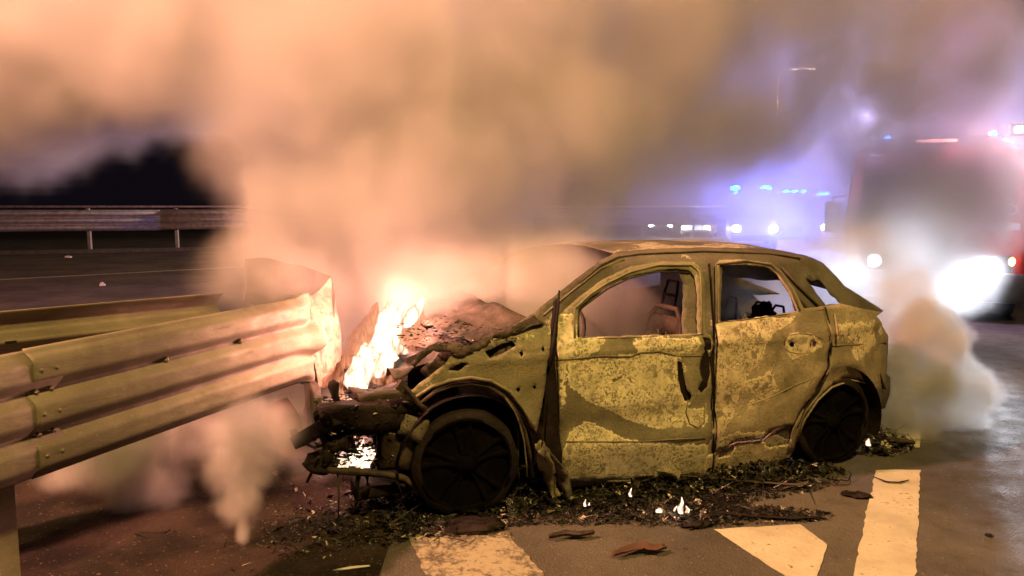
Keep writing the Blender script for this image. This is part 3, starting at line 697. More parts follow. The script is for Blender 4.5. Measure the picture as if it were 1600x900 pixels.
# fallen trim behind the C pillar
panel('sill', [(1098, 748), (1104, 714), (1150, 692), (1188, 688), (1205, 700), (1238, 690), (1240, 704), (1225, 722), (1160, 738)], [[(1130, 700), (1150, 697), (1140, 712), (1122, 716)]], .012, M_ash2, .022, .008, .006, 14)
panel('sill', [(1194, 700), (1205, 676), (1234, 664), (1230, 682), (1216, 696)], [], .10, M_char, .03, .006, 0, 15)
panel('sill', [(876, 762), (880, 753), (1100, 744), (1100, 756), (1000, 764)], [], .05, M_char, .03, .004, 0, 16)
QP = [(1252, 492), (1258, 487), (1290, 478), (1312, 474), (1342, 481), (1380, 488), (1370, 494), (1381, 510), (1391, 527), (1389, 560), (1387, 600), (1368, 610), (1362, 603), (1357, 612), (1352, 597), (1340, 592), (1318, 590), (1311, 596), (1303, 598), (1296, 606), (1278, 622), (1258, 652), (1246, 688), (1241, 706), (1232, 702), (1240, 668), (1254, 642), (1277, 618), (1294, 582), (1299, 540), (1293, 505), (1288, 492)]
qp = panel('quarter_panel', QP, [], .002, M_ash2, .030, .002, 0, 17)
strip('pressed_line', [(1302, 540), (1340, 538), (1388, 536)], -.002, .005, M_ash2, qp)
strip('pressed_line', [(1304, 490), (1308, 520), (1306, 540)], -.004, .006, M_ash2, qp)
strip('arch_lip', [(1244, 690), (1258, 655), (1278, 625), (1300, 605), (1330, 594), (1352, 598)], -.006, .007, M_ash2, qp)
panel('quarter_panel', QP, [], .002, M_ash3, .08, .002, 0, 18, far=True, zon=False)
panel('bumper_remnant', [(1366, 606), (1387, 598), (1388, 585), (1395, 590), (1396, 612), (1391, 640), (1380, 641), (1378, 634), (1370, 636)], [], .0, M_ash3, .02, .002, 0, 19)
panel('bumper_remnant', [(1358, 612), (1370, 612), (1374, 640), (1372, 668), (1360, 665)], [], .03, M_charm, .02, .003, 0, 20)
# front wing and torn bonnet edge
FEN = [(868, 524), (862, 515), (850, 508), (820, 506), (798, 516), (770, 528), (742, 538), (712, 548), (692, 572), (665, 592), (640, 612), (652, 622), (675, 606), (700, 598), (735, 593), (770, 598), (797, 615), (817, 640), (831, 664), (838, 676), (846, 640), (852, 600), (858, 560)]
fen = panel('front_wing', FEN, [[(758, 549), (782, 538), (800, 532), (806, 540), (786, 552), (765, 560)], [(700, 578), (722, 566), (734, 568), (716, 580)], [(811, 551), (815, 548), (818, 552), (815, 558)], [(806, 608), (811, 605), (814, 610), (810, 614)], [(832, 604), (836, 601), (838, 606), (835, 609)], [(846, 544), (849, 541), (851, 547), (848, 550)]], .004, M_ash, .024, .004, .002, 22)
strip('arch_lip', [(648, 622), (675, 604), (705, 594), (735, 590), (768, 595), (797, 612), (818, 638), (834, 668)], -.012, .010, M_ash, fen)
strip('arch_lip', [(655, 632), (680, 612), (708, 602), (738, 599), (764, 604), (786, 618), (806, 642), (820, 672), (828, 710), (832, 745)], .02, .012, M_charm, fen)
strip('arch_clip', [(790, 622), (804, 642), (812, 660), (819, 690), (822, 720), (824, 745)], .012, .005, M_ash, fen)
panel('bonnet_edge', [(640, 570), (650, 551), (668, 539), (698, 534), (735, 538), (768, 524), (800, 510), (835, 494), (852, 508), (800, 522), (760, 540), (735, 552), (715, 560), (700, 549), (680, 547), (662, 558), (648, 574)], [[(770, 530), (785, 524), (790, 530), (776, 536)]], -.01, M_charm, .018, .010, .006, 23, buckle=.03)
panel('inner_wing', [(655, 580), (690, 548), (740, 545), (820, 510), (858, 510), (850, 600), (835, 680), (790, 610), (735, 592), (680, 604)], [], .06, M_charm, .03, .006, 0, 24, buckle=.03)
# dark open seam at the door's leading edge, bent spike above it
panel('hinge_gap', [(868, 470), (872, 500), (868, 560), (873, 640), (876, 755), (862, 756), (846, 706), (852, 620), (858, 560), (862, 500)], [], -.004, M_char, .02, .003, 0, 25)
u0, w0 = side(869, 455); bm = bmesh.new(); pp = [side(*q) for q in ((870, 453), (868, 480), (862, 530), (856, 570))]
tube(bm, [(u, S(u, w) - .035, w) for u, w in pp], [.006, .009, .012, .01], 6); part('bent_spike', bm, M_char, carr)
strip('hinge_gap', [(868, 470), (864, 520), (856, 600), (850, 690)], .002, .012, M_char, flat=.5)
# crumpled strip hanging down to the road
for nm, pts, r_, dvv in (('torn_strip', [(842, 690), (848, 715), (857, 740), (866, 770), (872, 800), (884, 820)], [.012, .02, .025, .03, .03, .012], -.02), ('torn_strip', [(846, 700), (862, 722), (878, 742), (886, 770), (893, 800), (902, 818)], [.008, .012, .014, .012, .012, .005], -.05)):
    bm = bmesh.new(); P = []
    for i, q in enumerate(refine(pts, 6, 0, 0, False) + [pts[-1]]):
        u, w = side(*q, dvv); w = max(w, .012); n1 = noise.noise(Vector((u * 9, w * 14, 2))); wd = .05 + .03 * noise.noise(Vector((i * .7, 3, r_[0])))
        P.append([Vector((u + wd * k, S(u, max(.1, w)) + dvv + .035 * sin(k * 2.6 + i * .5) + .03 * n1, max(.008, w + .015 * noise.noise(Vector((i * .8, k * 2, 1)))))) for k in (-.7, -.35, 0, .35, .7)])
    grid(bm, P); solid(part(nm, bm, M_ash if r_[0] > .01 else M_ash3, carr), .005)

# roof skin, headers, bonnet remains, floor, bulkhead, tailgate
def across(name, fn, us, m_, parent=carr, nv=26, v0=None, v1=None, amp=.006, thick=.006, smooth=True):
    bm = bmesh.new(); G = []
    for u in us:
        row = []
        for j in range(nv + 1):
            t = j / nv; a = fn(u, t); p = Vector(a); p += noise.noise_vector(p * 4.5) * amp; row.append(p)
        G.append(row)
    grid(bm, G); o = part(name, bm, m_, parent, smooth); at_ = o.data.attributes.new('zone', 'FLOAT', 'POINT')
    at_.data.foreach_set('value', [.35 + .4 * noise.noise(v.co * 3) for v in o.data.vertices]); solid(o, thick, -1); return o
top = [side(*q, .022) for q in ((935, 408), (962, 395), (1000, 390), (1100, 386), (1200, 389), (1255, 398), (1286, 411), (1307, 432))]
def topw(u):
    for a, b in zip(top, top[1:]):
        if u <= b[0]: return a[1] + (b[1] - a[1]) * (u - a[0]) / (b[0] - a[0]) if u > a[0] else a[1]
    return top[-1][1]
def roof(u, t):
    w = topw(u); s = S(u, w) + .022; return (u - .10 * sin(pi * t) * (1 if u < 1 else 0) * .6 + (.06 * sin(pi * t) if u > 2.2 else 0), s + (WID - 2 * s) * t, w - .004 + .028 * sin(pi * t))
across('roof', roof, [top[1][0] + (top[-1][0] - top[1][0]) * i / 40 for i in range(41)], M_ash3)
# bulkhead and cowl
def cowl(u, t): return (u + .12 * (1 - (2 * t - 1) ** 2) * -1, .05 + (WID - .1) * t, 1.02 + .03 * sin(pi * t) + (u - .3) * .3 + .02 * noise.noise(Vector((t * 9, u * 20, 0))))
across('cowl', cowl, [.05 + .03 * i for i in range(14)], M_charm, amp=.03)
def bulk(w, t): return (.30 + .02 * sin(w * 20), .08 + (WID - .16) * t, w)
across('bulkhead', bulk, [.18 + .06 * i for i in range(15)], M_charm, amp=.04)
across('floor_pan', lambda u, t: (u, .10 + (WID - .2) * t, .22 + .05 * (abs(t - .5) < .08)), [-.3 + .15 * i for i in range(22)], M_char, amp=.02)
# crumpled bonnet remains
def bonnet(u, t): return (u, .12 + (WID - .24) * t, .80 + .19 * (u + .35) / .65 - .12 * t + .03 * sin(pi * t) + .06 * noise.noise(Vector((u * 6, t * 7, 1))) - (.10 if u < -.28 else 0) * abs(noise.noise(Vector((u * 5, t * 9, 4)))))
across('bonnet', bonnet, [-.38 + .035 * i for i in range(20)], M_charm, amp=.035)
# inner rear: parcel shelf, seat back, tailgate frame
across('tailgate', lambda u, t: (2.60 + .30 * (1.30 - u) / .5 + .05 * sin(pi * t), .25 + (WID - .5) * t, u), [.40 + .05 * i for i in range(9)], M_ash3, amp=.015)
spo = across('spoiler', lambda u, t: (u + .10 * sin(pi * t), .24 + (WID - .48) * t, 1.36 - (u - 2.35) * .62 + .02 * sin(pi * t)), [2.32 + .05 * i for i in range(10)], M_ash3, amp=.015)
for k, (sx) in enumerate((.02, 1)):
    pass
# wheel housings
for nm, cu, m_ in (('wheel_housing', 0., M_char), ('wheel_housing', WB - .02, M_char)):
    for far_ in (0, 1):
        bm = bmesh.new(); G = []
        for i in range(23):
            a = radians(-20 + 220 * i / 22); R_ = .385 if not cu else .375
            G.append([Vector((cu + R_ * cos(a), (WID - v) if far_ else v, max(.1, .29 + R_ * sin(a)))) for v in (.035, .2, .42, .5)])
        grid(bm, G)
        vs = [bm.verts.new((cu + .385 * cos(radians(-20 + 220 * i / 22)), (WID - .5) if far_ else .5, max(.1, .29 + .385 * sin(radians(-20 + 220 * i / 22))))) for i in range(23)]; bm.faces.new(vs)
        part(nm, bm, m_, carr)

# wheels: bare rims with the burnt wire carcass of the tyre
def burnt_wheel(u, v, steer=0, R_=.30, flip=1):
    hub = Matrix.Translation((u, v, R_ - .01)) @ Matrix.Rotation(steer, 4, 'Z') @ Matrix.Rotation(pi / 2 * flip, 4, 'X')
    bm = bmesh.new(); lathe(bm, [(R_ * .84, .02), (R_ * .97, .015), (R_, -.01), (R_, -.17), (R_ * .97, -.2), (R_ * .84, -.2), (R_ * .80, -.1), (R_ * .84, .02)], hub, 72)
    for q in bm.verts: q.co += noise.noise_vector(q.co * 9) * .012; q.co.z = max(q.co.z, .002)
    w = part('wheel', bm, M_char, carr)
    bm = bmesh.new(); lathe(bm, [(R_ * .86, .0), (R_ * .88, .018), (R_ * .83, .022), (R_ * .80, .0), (R_ * .78, -.06), (R_ * .72, -.16)], hub, 64); part('rim', bm, M_rim, w)
    bm = bmesh.new(); lathe(bm, [(.001, .03), (.035, .028), (.05, .01), (.075, -.005), (.08, -.05)], hub, 32); part('hub_cap', bm, M_rim, w)
    bm = bmesh.new(); lathe(bm, [(.001, -.08), (.15, -.08), (.16, -.10), (.15, -.12), (.001, -.12)], hub, 40); part('brake_disc', bm, M_char, w)
    bm = bmesh.new(); lathe(bm, [(.001, -.012), (R_ * .8, -.012)], hub, 40); part('backing_plate', bm, M_rim, w)
    for k in range(5):
        for d in (-.16, .16):
            a = 2 * pi * k / 5 + d + .4; bm = bmesh.new(); c, s_ = cos(a), sin(a); P = []
            for i in range(6):
                t = i / 5; rr = .06 + (R_ * .82 - .06) * t; wd = .016 + .008 * t; z = .0 - .02 * sin(pi * t) + .008
                cx, cy = rr * cos(a + d * .25 * t), rr * sin(a + d * .25 * t)
                P.append([hub @ Vector((cx - s_ * k2 * wd, cy + c * k2 * wd, z + zz)) for k2, zz in ((-1, -.02), (-.7, .004), (.7, .004), (1, -.02))])
            grid(bm, P); part('spoke', bm, M_rim, w)
    return w
burnt_wheel(-.01, .05, radians(-5)); burnt_wheel(WB - .02, .07); burnt_wheel(-.01, WID - .05, radians(-5), flip=-1); burnt_wheel(WB - .02, WID - .07, flip=-1)

# seats, steering wheel, rear bench
def tubes(name, lines, r, m_, parent, n=6):
    bm = bmesh.new()
    for L in lines: tube(bm, L, r, n)
    return part(name, bm, m_, parent)
def front_seat(v, u=1.12, lean=.22):
    s = part('seat_frame', box(bmesh.new(), (u, v, .42), (.46, .46, .10), jit=.012), M_charm, carr, False)
    def B(a, h): return (u + .20 + lean * h, v + a, .45 + h)
    bm = bmesh.new(); P = [[Vector(B(a, h)) + Vector((.05 * (1 - (a / .22) ** 2), 0, 0)) for a in (-.22, -.11, 0, .11, .22)] for h in (.42, .48, .54)]
    grid(bm, P); solid(part('seat_back', bm, M_charm, s), .012)
    tubes('back_tube', [[B(-.22, 0), B(-.24, .3), B(-.20, .52), B(-.12, .60), B(.12, .60), B(.20, .52), B(.24, .3), B(.22, 0)]], .019, M_charm, s)
    tubes('headrest_frame', [[B(-.08, .58), B(-.075, .70), B(-.06, .77), B(.06, .77), B(.075, .70), B(.08, .58)], [B(-.078, .68), B(.078, .68)]], .010, M_char, s)
    tubes('spring_wire', [[B(a, .05), B(a * .8, .25), B(a, .45)] for a in (-.14, -.05, .05, .14)] + [[B(-.22, h), B(0, h + .02), B(.22, h)] for h in (.12, .26, .38)], .006, M_charm, s)
    bm = bmesh.new(); P = [[Vector(B(a, h)) for a in (.02, .12, .21)] for h in (.0, .2, .42)]; grid(bm, P); part('back_plate', bm, M_charm, s)
    return s
front_seat(.42); front_seat(1.36, 1.14, .3)
ben = part('rear_bench', box(bmesh.new(), (2.0, .91, .42), (.5, 1.3, .12), jit=.02), M_charm, carr, False)
bm = bmesh.new(); grid(bm, [[Vector((2.22 + .18 * h, .28 + 1.26 * j / 16, .45 + h + .012 * noise.noise(Vector((j, h * 9, 1))))) for j in range(17)] for h in (0, .15, .3, .42)]); solid(part('bench_back', bm, M_charm, ben), .02)
for v in (.42, .62, .95, 1.25, 1.42):
    tubes('headrest_frame', [[(2.31, v - .07, .85), (2.32, v - .06, .99), (2.33, v - .04, 1.02), (2.33, v + .04, 1.02), (2.32, v + .06, .99), (2.31, v + .07, .85)]], .009, M_char, ben)
bm = bmesh.new(); bmesh.ops.create_icosphere(bm, subdivisions=3, radius=.075)
for v in bm.verts: v.co = v.co * (1 + .5 * noise.noise(v.co * 22)) + Vector((2.3, .55, .96))
bm = bm; part('charred_lump', bm, M_char, ben)
tubes('steering_wheel', [[(.78 + .05 * sin(a * pi / 10), .45 + .18 * cos(a * pi / 10), .88 + .17 * sin(a * pi / 10)) for a in range(21)], [(.78, .27, .88), (.80, .45, .86), (.78, .63, .88)], [(.8, .45, .86), (.5, .45, .75)]], .012, M_charm, carr)
tubes('dash_beam', [[(.52, .12, .85), (.50, .9, .87), (.52, 1.7, .85)]], .03, M_charm, carr)
# B pillar inner trim
bm = bmesh.new(); q1 = [side(*q, .10) for q in ((1074, 424), (1076, 470), (1066, 522), (1068, 560))]
grid(bm, [[Vector((u, S(u, w) + .085, w)), Vector((u + .035, S(u, w) + .06, w)), Vector((u + .075, S(u, w) + .05, w))] for u, w in q1]); solid(part('pillar_trim', bm, M_charm, carr), .006)

# wrecked front end: everything ahead of the wheels is bare, melted steel
def crumple(name, c, s, m_, rot=None, amp=.03, seed=0, sc=7, lv=2):
    bm = bmesh.new(); box(bm, (0, 0, 0), s); bmesh.ops.subdivide_edges(bm, edges=bm.edges[:], cuts=3, use_grid_fill=True)
    if rot is not None:
        for v in bm.verts: v.co = rot @ v.co
    for v in bm.verts:
        v.co += Vector(c); v.co += noise.noise_vector(v.co * sc + Vector((seed, 0, 0))) * amp + noise.noise_vector(v.co * sc * 3 + Vector((seed, 0, 0))) * amp * .4
    return part(name, bm, m_, carr)
crumple('engine_block', (-.33, .95, .50), (.5, .62, .42), M_charm, amp=.06, seed=1)
crumple('gearbox', (-.30, .48, .48), (.36, .34, .30), M_char, amp=.06, seed=2)
crumple('radiator', (-.76, .95, .46), (.05, 1.0, .36), M_charm, amp=.05, seed=3)
crumple('chassis_leg', (-.48, .30, .56), (.62, .12, .12), M_char, amp=.03, seed=4)
crumple('chassis_leg', (-.48, 1.52, .54), (.62, .12, .12), M_char, amp=.03, seed=5)
crumple('lamp_carrier', (-.52, .13, .60), (.50, .10, .13), M_char, Matrix.Rotation(radians(4), 3, 'Y'), .035, 6)
crumple('suspension_tower', (-.12, .50, .66), (.3, .26, .36), M_char, amp=.05, seed=7)
crumple('battery_tray', (-.42, .30, .66), (.34, .28, .05), M_charm, amp=.04, seed=8)
crumple('wing_flap', (-.30, .16, .52), (.20, .02, .16), M_ash3, Matrix.Rotation(radians(-24), 3, 'Y'), .02, 9)
def sv(px, py, v):
    r = ray(px, py); t = (FW + DV * v - EYE).dot(DV) / r.dot(DV); p = EYE + r * t; return Vector(((p - FW).dot(DU), v, p.z))
def fbar(name, pts, r, v, m_, n=8, flat=1.):
    bm = bmesh.new(); tube(bm, [sv(*q, v) if len(q) == 2 else sv(q[0], q[1], q[2]) for q in pts], r, n, flat=flat)
    for q in bm.verts: q.co += noise.noise_vector(q.co * 14) * .012 + noise.noise_vector(q.co * 37) * .006
    return part(name, bm, m_, carr)
# crash beam: square tube pointing out to the left
bm = bmesh.new(); a, b = sv(466, 690, .34), sv(530, 652, .10); d_ = (b - a); ro = d_.to_track_quat('X', 'Z').to_matrix()
box(bm, (a + b) / 2, (d_.length, .09, .075), ro, jit=.004, bev=.006); part('crash_beam', bm, M_char, carr, False)
bm = bmesh.new(); box(bm, sv(461, 681, .36), (.03, .05, .07), ro, jit=.01); part('crash_beam', bm, M_charm, carr, False)
fbar('bracket', [(534, 660), (531, 640), (524, 618), (521, 600), (517, 594)], [.02, .022, .02, .028, .014], .16, M_char)
fbar('bracket', [(628, 598), (640, 612), (655, 630), (664, 640)], [.012, .014, .016, .018], .02, M_charm)
bm = bmesh.new(); box(bm, sv(628, 602, .02), (.05, .02, .05), Matrix.Rotation(.6, 3, 'Y'), jit=.008); part('bracket', bm, M_charm, carr, False)
fbar('cross_member', [(515, 648), (560, 645), (600, 640), (650, 634)], [.035, .045, .05, .045], .12, M_char)
fbar('cross_member', [(518, 664), (560, 668), (610, 664), (655, 655)], [.03, .045, .05, .05], .2, M_char)
fbar('lower_beam', [(512, 735), (550, 737), (600, 742), (632, 746), (645, 756), (652, 775)], [.02, .022, .022, .02, .016, .01], .10, M_charm)
fbar('strut', [(527, 668), (517, 690), (505, 712), (490, 735), (478, 755)], [.018, .02, .016, .012, .008], .22, M_char)
fbar('strut', [(520, 690), (512, 712), (506, 732)], [.03, .035, .02], .16, M_char)
fbar('strut', [(590, 660), (596, 690), (594, 720), (598, 740)], [.03, .022, .026, .02], .18, M_char)
fbar('strut', [(560, 740), (558, 755), (561, 775), (556, 790)], [.014, .01, .008, .006], .12, M_char)
fbar('strut', [(574, 742), (576, 760), (570, 772)], [.016, .014, .02], .14, M_char)
fbar('strut', [(528, 738), (530, 770), (529, 810)], [.006, .005, .004], .1, M_charm)
crumple('lower_arm', sv(600, 752, .3), (.35, .3, .05), M_char, amp=.03, seed=11)
crumple('headlamp_remnant', sv(528, 690, .22), (.16, .14, .10), M_char, amp=.05, seed=12, sc=11)
crumple('headlamp_remnant', sv(503, 722, .20), (.14, .10, .06), M_char, amp=.05, seed=13, sc=11)
crumple('wheel_liner', sv(628, 690, .14), (.24, .06, .30), M_charm, amp=.04, seed=14, sc=9)
crumple('wheel_liner', sv(645, 668, .08), (.14, .03, .12), M_ash3, Matrix.Rotation(.5, 3, 'Y'), .02, 21, 9)
for i in range(26):
    px, py = rnd.uniform(505, 640), rnd.uniform(640, 735); v = rnd.uniform(.15, .5); L = [(px, py, v)]
    for k in range(4):
        px += rnd.uniform(-14, 14); py += rnd.uniform(-6, 13); v += rnd.uniform(-.05, .05); L.append((px, py, v))
    fbar('burnt_wire', L, rnd.uniform(.003, .009), 0, M_char, 5)
for i in range(10):
    px, py = rnd.uniform(660, 800), rnd.uniform(505, 545); v = rnd.uniform(.1, .9); L = [(px, py, v)]
    for k in range(4):
        px += rnd.uniform(-16, 16); py += rnd.uniform(-8, 8); v += rnd.uniform(-.05, .05); L.append((px, py, v))
    fbar('burnt_wire', L, rnd.uniform(.004, .012), 0, M_charm, 5)

# ------------------------------------------------------------------ debris on the road
def shards(name, zones, label=None, m_=M_debris, parent=None, zf=0.):
    V = []; Fc = []
    for (cx, cy, rx, ry, ang, n, smin, smax, hz) in zones:
        for _ in range(n):
            a = rnd.uniform(0, 2 * pi); r = sqrt(rnd.random()) ** 1.0
            x, y = r * cos(a) * rx, r * sin(a) * ry; x, y = cx + x * cos(ang) - y * sin(ang), cy + x * sin(ang) + y * cos(ang)
            s = smin + (smax - smin) * rnd.random() ** 3; z = rnd.random() ** 2 * hz * (1 - r * r) + s * .2
            M = Matrix.Rotation(rnd.uniform(0, 6.3), 3, 'Z') @ Matrix.Rotation(rnd.uniform(-.8, .8), 3, 'X') @ Matrix.Rotation(rnd.uniform(-.8, .8), 3, 'Y')
            L, w, t = s * rnd.uniform(.6, 2.0), s * rnd.uniform(.3, .8), s * rnd.uniform(.05, .35)
            if rnd.random() < .035: L, w, t = L * rnd.uniform(2, 4.5), w * .3, t * .5
            elif rnd.random() < .45: L, w, t = L * .35, w * .45, t * .5
            b = len(V)
            for p in ((-L, 0, 0), (-L * .2, w, t * .5), (L, rnd.uniform(-w, w) * .5, 0), (0, -w, -t * .4), (rnd.uniform(-.3, .3) * L, 0, t), (rnd.uniform(-.3, .3) * L, 0, -t)):
                q = M @ Vector(p); V.append((x + q.x, y + q.y, max(.003, z + q.z)))
            for f in ((0, 3, 4), (3, 2, 4), (2, 1, 4), (1, 0, 4), (3, 0, 5), (2, 3, 5), (1, 2, 5), (0, 1, 5)): Fc.append([b + i for i in f])
    return tag(obj(name, (V, Fc), m_, parent, smooth=False), label, kind='stuff')
V = []; Fc = []
for (u0, v0, w0, ru, rv, rw, n_, sm) in ((-.52, .24, .58, .26, .18, .09, 800, .020), (-.58, .3, .42, .22, .2, .10, 700, .022), (.05, .35, .99, .38, .35, .04, 420, .014), (.10, .06, .95, .26, .04, .04, 200, .012)):
    for _ in range(n_):
        c = Vector((u0 + rnd.uniform(-1, 1) * ru, v0 + rnd.uniform(-1, 1) * rv, w0 + rnd.uniform(-1, 1) * rw)); q = rnd.uniform(.3, 1) * sm; b = len(V)
        M = Matrix.Rotation(rnd.uniform(0, 6.3), 3, 'Z') @ Matrix.Rotation(rnd.uniform(0, 6.3), 3, 'X')
        for p in ((-q * 1.4, 0, 0), (0, q * .4, 0), (q * 1.4, 0, q * .3), (0, -q * .4, 0), (0, 0, q * .35)): V.append(tuple(c + M @ Vector(p)))
        for f in ((0, 1, 4), (1, 2, 4), (2, 3, 4), (3, 0, 4), (0, 3, 2, 1)): Fc.append([b + i for i in f])
tag(part('charred_scraps', (V, Fc), M_debris, carr, False), kind='stuff')
def cz(u, v): p = FW + DU * u + DV * v; return p.x, p.y
Z = []
def zc(u, v, ru, rv, n, a, b, h): x, y = cz(u, v); Z.append((x, y, ru, rv, ANG, n, a, b, h))
zc(1.25, -.02, .85, .22, 2600, .008, .040, .05); zc(1.5, .25, 1.1, .3, 2200, .008, .05, .10); zc(2.0, .08, .5, .18, 1400, .008, .04, .07)
zc(3.05, .5, .45, .45, 2200, .008, .045, .08); zc(3.5, .75, .45, .3, 700, .006, .03, .02); zc(-.05, .02, .55, .22, 1500, .006, .035, .03)
zc(-.6, .15, .55, .35, 2600, .006, .035, .05); zc(-1.0, .1, .6, .45, 1800, .006, .03, .03); zc(-.5, .9, .7, .6, 1200, .01, .05, .12)
zc(.3, .1, .25, .2, 900, .008, .045, .12); zc(1.6, -.22, .65, .10, 1500, .004, .022, .02); zc(.9, -.2, .5, .12, 900, .004, .03, .03); zc(2.0, -.05, .5, .2, 900, .006, .05, .04)
Z.append((1.0, 3.95, .78, .15, 0, 3400, .003, .026, .03)); Z.append((-.2, 3.92, .6, .13, 0, 1800, .003, .024, .02)); Z.append((-1.0, 3.95, .7, .22, 0, 1800, .003, .026, .02))
shards('charred_debris', Z)
bm = bmesh.new()
for _ in range(120):
    x = rnd.choice([rnd.uniform(.3, 2.0), rnd.uniform(-1.4, .3), rnd.uniform(.4, 1.5)]); y = 4.12 + (x - .4) * .30 + rnd.uniform(-.28, .22); a = rnd.uniform(0, 6.3); P = []
    for k in range(7):
        P.append((x, y, max(.006, .02 + .05 * noise.noise(Vector((x * 9, y * 9, k * .5)))))); a += rnd.uniform(-.9, .9); x += .035 * cos(a); y += .035 * sin(a)
    tube(bm, P, rnd.uniform(.0015, .005), 4)
tag(obj('burnt_wires', bm, M_char), kind='stuff')
Z = []
zc(-1.6, -.2, 1.1, .7, 1100, .003, .014, .0); zc(.2, -.7, 2.6, .35, 420, .002, .008, 0); zc(3.4, .3, 1.6, 1.6, 420, .003, .012, 0)
def b_gr(n, b, tc):
    v = n.vor(tc, 30); n.put(b.inputs['Base Color'], n.mix(n.st(v.outputs['Color'], .4, .9), (.05, .035, .028), (.20, .165, .12))); b.inputs['Roughness'].default_value = .6
shards('gravel', Z, m_=mat('gravel', b_gr))
# wet ash in the foam below the wheel arch
M_wet = mat('wet_soot', col=(.008, .007, .007), rough=.42, spec=.3, bump=.5, bscale=20, var=.4)
def puddle(pts, seed):
    P = refine([(gp(*q).x, gp(*q).y) for q in pts], .02, .045, seed); v, f = sheet2d(P, [], .03)
    o = obj('soot_patch', ([(p[0], p[1], .005 + .004 * max(0, noise.noise(Vector((p[0] * 16, p[1] * 16, seed)))) * min(1, pdist(p[0], p[1], P) * 25)) for p in v], [list(t) for t in f]), M_wet)
    for p in o.data.polygons:
        if p.normal.z < 0: p.flip()
    return tag(o, kind='structure')
puddle([(890, 800), (900, 770), (980, 765), (1100, 762), (1150, 775), (1190, 795), (1250, 806), (1282, 811), (1240, 815), (1180, 812), (1130, 820), (1085, 828), (1060, 815), (980, 806)], 1)
puddle([(640, 800), (660, 770), (800, 770), (850, 790), (830, 818), (760, 826), (720, 822), (690, 815)], 2)
puddle([(400, 812), (430, 780), (520, 760), (640, 770), (700, 815), (640, 828), (560, 838), (470, 830)], 3)
# bigger pieces one can tell apart
def strip3(name, pts, w, m_, label, cat='debris', group=None, z=.01, curl=.02, seed=0):
    P = [gp(*q) for q in pts]; bm = bmesh.new(); G = []
    n = len(P) * 4
    for i in range(n + 1):
        t = i / n * (len(P) - 1); k = min(int(t), len(P) - 2); p = P[k].lerp(P[k + 1], t - k); d = (P[k + 1] - P[k]).normalized(); s = Vector((-d.y, d.x, 0))
        ww = w * (.35 + .65 * sin(pi * min(.97, max(.03, i / n)))) * (1 + .4 * noise.noise(Vector((i * .8, seed, 0))))
        G.append([p + s * ww * a + Vector((0, 0, z + curl * abs(a) * (1 + noise.noise(Vector((i, a, seed)))) + .006)) for a in (-1, -.5, 0, .5, 1)])
    c = sum((r[2] for r in G), Vector()) / len(G); c.z = 0
    G = [[q - c for q in r] for r in G]; grid(bm, G); o = obj(name, bm, m_, loc=c); solid(o, .004); return tag(o, label, cat, group)
strip3('charred_leaf', [(958, 874), (985, 866), (1005, 862), (1020, 866), (1040, 862)], .035, M_rust, 'reddish-brown scorched flake on the bare asphalt in front of the front door', seed=1)
strip3('charred_leaf', [(858, 846), (885, 841), (905, 843), (928, 839)], .022, M_charm, 'dull dark flake lying left of the reddish flake on the asphalt', seed=2)
strip3('charred_bar', [(1060, 752), (1120, 757), (1180, 762), (1225, 766), (1262, 767)], .012, M_charm, 'long thin blackened bar lying across the debris below the rear door', seed=3, z=.03, curl=.004)
strip3('charred_bar', [(1120, 806), (1180, 812), (1240, 815), (1282, 813)], .012, M_char, 'thin black strip at the front edge of the soot patch', seed=4, z=.01, curl=.006)
strip3('charred_bar', [(1365, 748), (1385, 756), (1405, 757), (1420, 753)], .007, M_char, 'thin bent black strip lying on the long road stripe', seed=5, z=.006, curl=.002)
strip3('bent_panel', [(332, 858), (350, 866), (370, 874), (388, 878)], .018, M_char, 'dark bent strip on the verge at the foot of the smoke wisp', seed=6, z=.01, curl=.02)
strip3('bent_panel', [(215, 845), (240, 850), (262, 848), (270, 840)], .035, M_char, 'dark curled sheet on the verge dirt under the guardrail', seed=7, z=.01, curl=.03)
strip3('pale_strip', [(520, 896), (548, 891), (578, 888)], .010, M_foilw, 'pale strip lying on the ground at the bottom edge, left of the worn paint', seed=8, z=.004, curl=.004)
strip3('bent_panel', [(640, 792), (668, 797), (690, 806)], .03, M_ash3, 'grey bent sheet in the debris left of the front wheel', seed=9)
strip3('bent_panel', [(990, 752), (1020, 750), (1060, 762)], .07, M_ash, 'pale folded trim sheet lying in the debris below the front door', seed=10, z=.04, curl=.05)
strip3('bent_panel', [(905, 765), (945, 763), (985, 765)], .05, M_ash, 'pale fallen sill cover under the leading end of the front door', seed=11, z=.03, curl=.03)
strip3('bent_panel', [(1385, 696), (1405, 700), (1428, 700)], .03, M_charm, 'dark bumper scrap on the debris heap behind the rear wheel', seed=12, z=.02, curl=.03)
g = gp(1340, 776); scrap(g, .045, M_char, 'black angular chunk on the asphalt left of the long road stripe', seed=11, long=1.8, rot=-.3, name='charred_chunk')
g = gp(1085, 822); scrap(g, .05, M_char, 'black melted lump at the front edge of the soot below the front door', seed=12, long=1.6, rot=.1, name='charred_chunk')
g = gp(740, 826); scrap(g, .09, M_char, 'black melted tyre lump just in front of the front wheel', seed=13, long=1.7, rot=.1, flatz=.35, name='charred_chunk')
g = gp(915, 790); scrap(g, .07, M_wet, 'shiny black lump beside the torn strip under the front door', seed=14, long=1.2, rot=.1, flatz=.5, name='charred_chunk')
g = gp(1545, 838); scrap(g, .018, M_char, 'tiny black stone on the grey asphalt at lower right', seed=15, name='charred_chunk')
g = gp(512, 850); scrap(g, .02, M_foilw, 'small pale chip on the dirt beneath the flames', seed=16, name='pale_chip')

